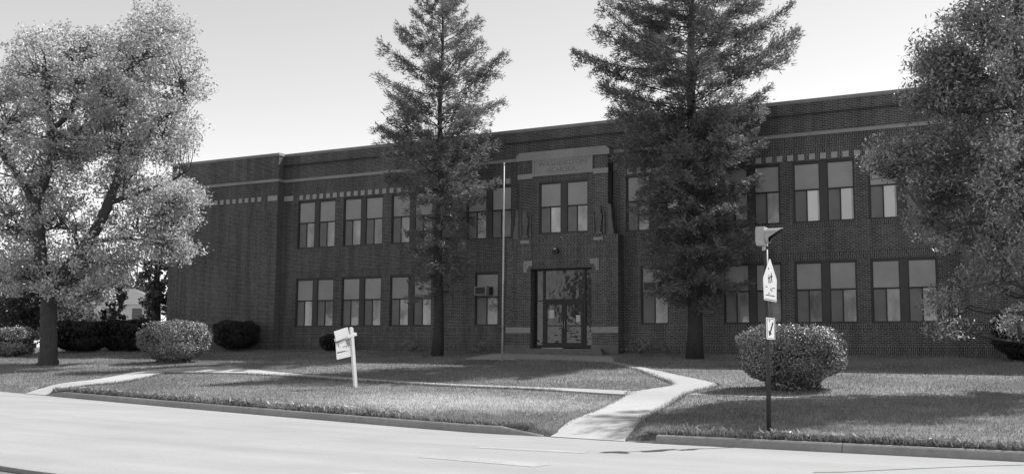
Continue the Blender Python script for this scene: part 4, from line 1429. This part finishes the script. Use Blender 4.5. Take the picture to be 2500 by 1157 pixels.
# ------------------------------------------------------------------ school crossing sign with beacon
xb = Vector((15.19, -23.28, float(gz(15.19, -23.28))))
xs_t = thing('crossing_sign', 'school crossing sign and arrow plate on a dark pole topped by a hooded beacon', 'road sign', xb)
q = MB()
q.tube([xb + Vector((0, 0, -.3)), xb + Vector((.03, -.08, 1.6)), xb + Vector((.05, -.16, 3.36))], [.042, .042, .040], 'pole_dark', 14)
kids = [q.build('pole', xs_t)]
NX = Vector((.998, -.06, 0)).normalized()
PX0 = xb + Vector((.03, -.08, 1.6))
def plate(name, px, mat, off, th, par=None):
    mb = MB(); P = plane_px(px, PX0, NX, off)
    mb.prism([tuple(p) for p in P], tuple(-NX * th), mat); return mb.build(name, par or xs_t)
sg = plate('warning_plate', [(1878.6, 632.5), (1880.6, 632.5), (1895.6, 680), (1896.4, 684), (1895.8, 735.5), (1894.8, 737), (1867, 732), (1865.8, 730), (1863.6, 683), (1863.8, 678)], 'sign_face', .062, .008)
kids.append(sg)
mkp = MB()
U = lambda pts: mkp.prism([tuple(p) for p in plane_px(pts, PX0, NX, .0645)], tuple(-NX * .0015), 'sign_black')
def stroke(a, b_, w_):
    d = Vector((b_[0] - a[0], b_[1] - a[1])); nn = Vector((-d.y, d.x)).normalized() * w_ / 2
    U([(a[0] - nn.x, a[1] - nn.y), (b_[0] - nn.x, b_[1] - nn.y), (b_[0] + nn.x, b_[1] + nn.y), (a[0] + nn.x, a[1] + nn.y)])
def ped(x, y, s):
    # head, body, arms and striding legs; the plate is seen almost edge-on, so widths are narrow
    U([(x - .9 * s, y - 17 * s), (x + .1 * s, y - 19 * s), (x + 1.1 * s, y - 17 * s), (x + .9 * s, y - 14.5 * s), (x - .6 * s, y - 14.5 * s)])
    U([(x - 1.4 * s, y - 13 * s), (x + 1.5 * s, y - 13 * s), (x + 1.3 * s, y - 3 * s), (x - 1.1 * s, y - 3 * s)])
    stroke((x - 1.3 * s, y - 12 * s), (x - 2.6 * s, y - 5 * s), .8 * s); stroke((x + 1.3 * s, y - 12 * s), (x + 2.8 * s, y - 6 * s), .8 * s)
    stroke((x - .4 * s, y - 4 * s), (x - 2.0 * s, y + 8 * s), 1.1 * s); stroke((x + .5 * s, y - 4 * s), (x + 2.2 * s, y + 7 * s), 1.1 * s)
ped(1877.6, 685, .78); ped(1883.2, 683, .95)
stroke((1869, 699), (1874, 700.2), 1.6); stroke((1885, 702.6), (1892.5, 704.2), 1.6)
stroke((1869.5, 719), (1891.5, 723), 1.8); stroke((1867.8, 729.3), (1894.2, 734), 1.4)
stroke((1880.5, 704), (1883.5, 711), .9); stroke((1884, 704), (1886, 712), .7)
mkp.build('symbol', sg)
ar = plate('arrow_plate', [(1871.4, 774.6), (1891.6, 776.6), (1892.2, 777.6), (1892.4, 827.6), (1891.6, 828.6), (1873, 827.6), (1872, 826.4), (1870.8, 775.8)], 'sign_face', .062, .008)
kids.append(ar)
mkp = MB()
stroke((1887.2, 787), (1880.2, 813), 3.2); U([(1876.4, 806), (1878.2, 819.6), (1884.6, 814.5), (1882, 812), (1880, 811)])
for a, b_ in (((1873, 777.6), (1890.6, 779.2)), ((1890.6, 779.2), (1891.2, 826)), ((1874, 824.8), (1891.2, 826.2)), ((1872.8, 777.6), (1874, 824.8))): stroke(a, b_, .8)
mkp.build('arrow', ar)
# brackets behind the plates
q = MB()
for z in (2.55, 3.0, 1.85, 2.05): q.box(xb.x + .01, xb.x + .09, xb.y - .17, xb.y + .0, xb.z + z, xb.z + z + .03, 'pole_dark')
kids.append(q.build('bracket', xs_t))
# beacon: housing box, collar, round lens and a long cut-away hood pointing down the road
bc = xb + Vector((.02, -.18, 3.40))
q = MB()
q.box(bc.x - .11, bc.x + .04, bc.y - .13, bc.y + .13, bc.z + .03, bc.z + .37, 'beacon_paint')
q.box(bc.x - .13, bc.x - .111, bc.y - .10, bc.y + .10, bc.z + .08, bc.z + .33, 'beacon_paint')
bo = q.build('beacon_housing', xs_t); kids.append(bo)
q = MB(); q.tube([bc + Vector((0.0, 0, -.06)), bc + Vector((0.0, 0, .03))], [.035, .035], 'pole_light', 12); kids.append(q.build('collar', xs_t))
q = MB()
cz = bc.z + .205; R0 = .125; seg = 20
ring = lambda x_, r_, k: (x_, bc.y + r_ * math.sin(k), cz + r_ * math.cos(k))
q.face([ring(bc.x + .055, R0 * .95, 2 * math.pi * i / seg) for i in range(seg)], 'lens')
q.tube([(bc.x + .041, bc.y, cz), (bc.x + .054, bc.y, cz)], [R0, R0], 'sign_black', 20); q.build('lens', bo)
q = MB()
for i in range(seg):
    k0, k1 = 2 * math.pi * (i / seg - .5), 2 * math.pi * ((i + 1) / seg - .5)
    ln = lambda k: 0.06 + .25 * max(0, (math.cos(k) + .35) / 1.35) ** .9
    for r_, rv in ((R0 + .012, False), (R0, True)):
        P = [ring(bc.x + .045, r_, k0), ring(bc.x + .045 + ln(k0), r_ * 1.0, k0), ring(bc.x + .045 + ln(k1), r_, k1), ring(bc.x + .045, r_, k1)]
        q.face(P[::-1] if rv else P, 'beacon_paint' if not rv else 'sign_black')
    q.face([ring(bc.x + .045 + ln(k0), R0, k0), ring(bc.x + .045 + ln(k0), R0 + .012, k0), ring(bc.x + .045 + ln(k1), R0 + .012, k1), ring(bc.x + .045 + ln(k1), R0, k1)], 'beacon_paint')
q.build('hood', bo)
rebase(xs_t, *kids)
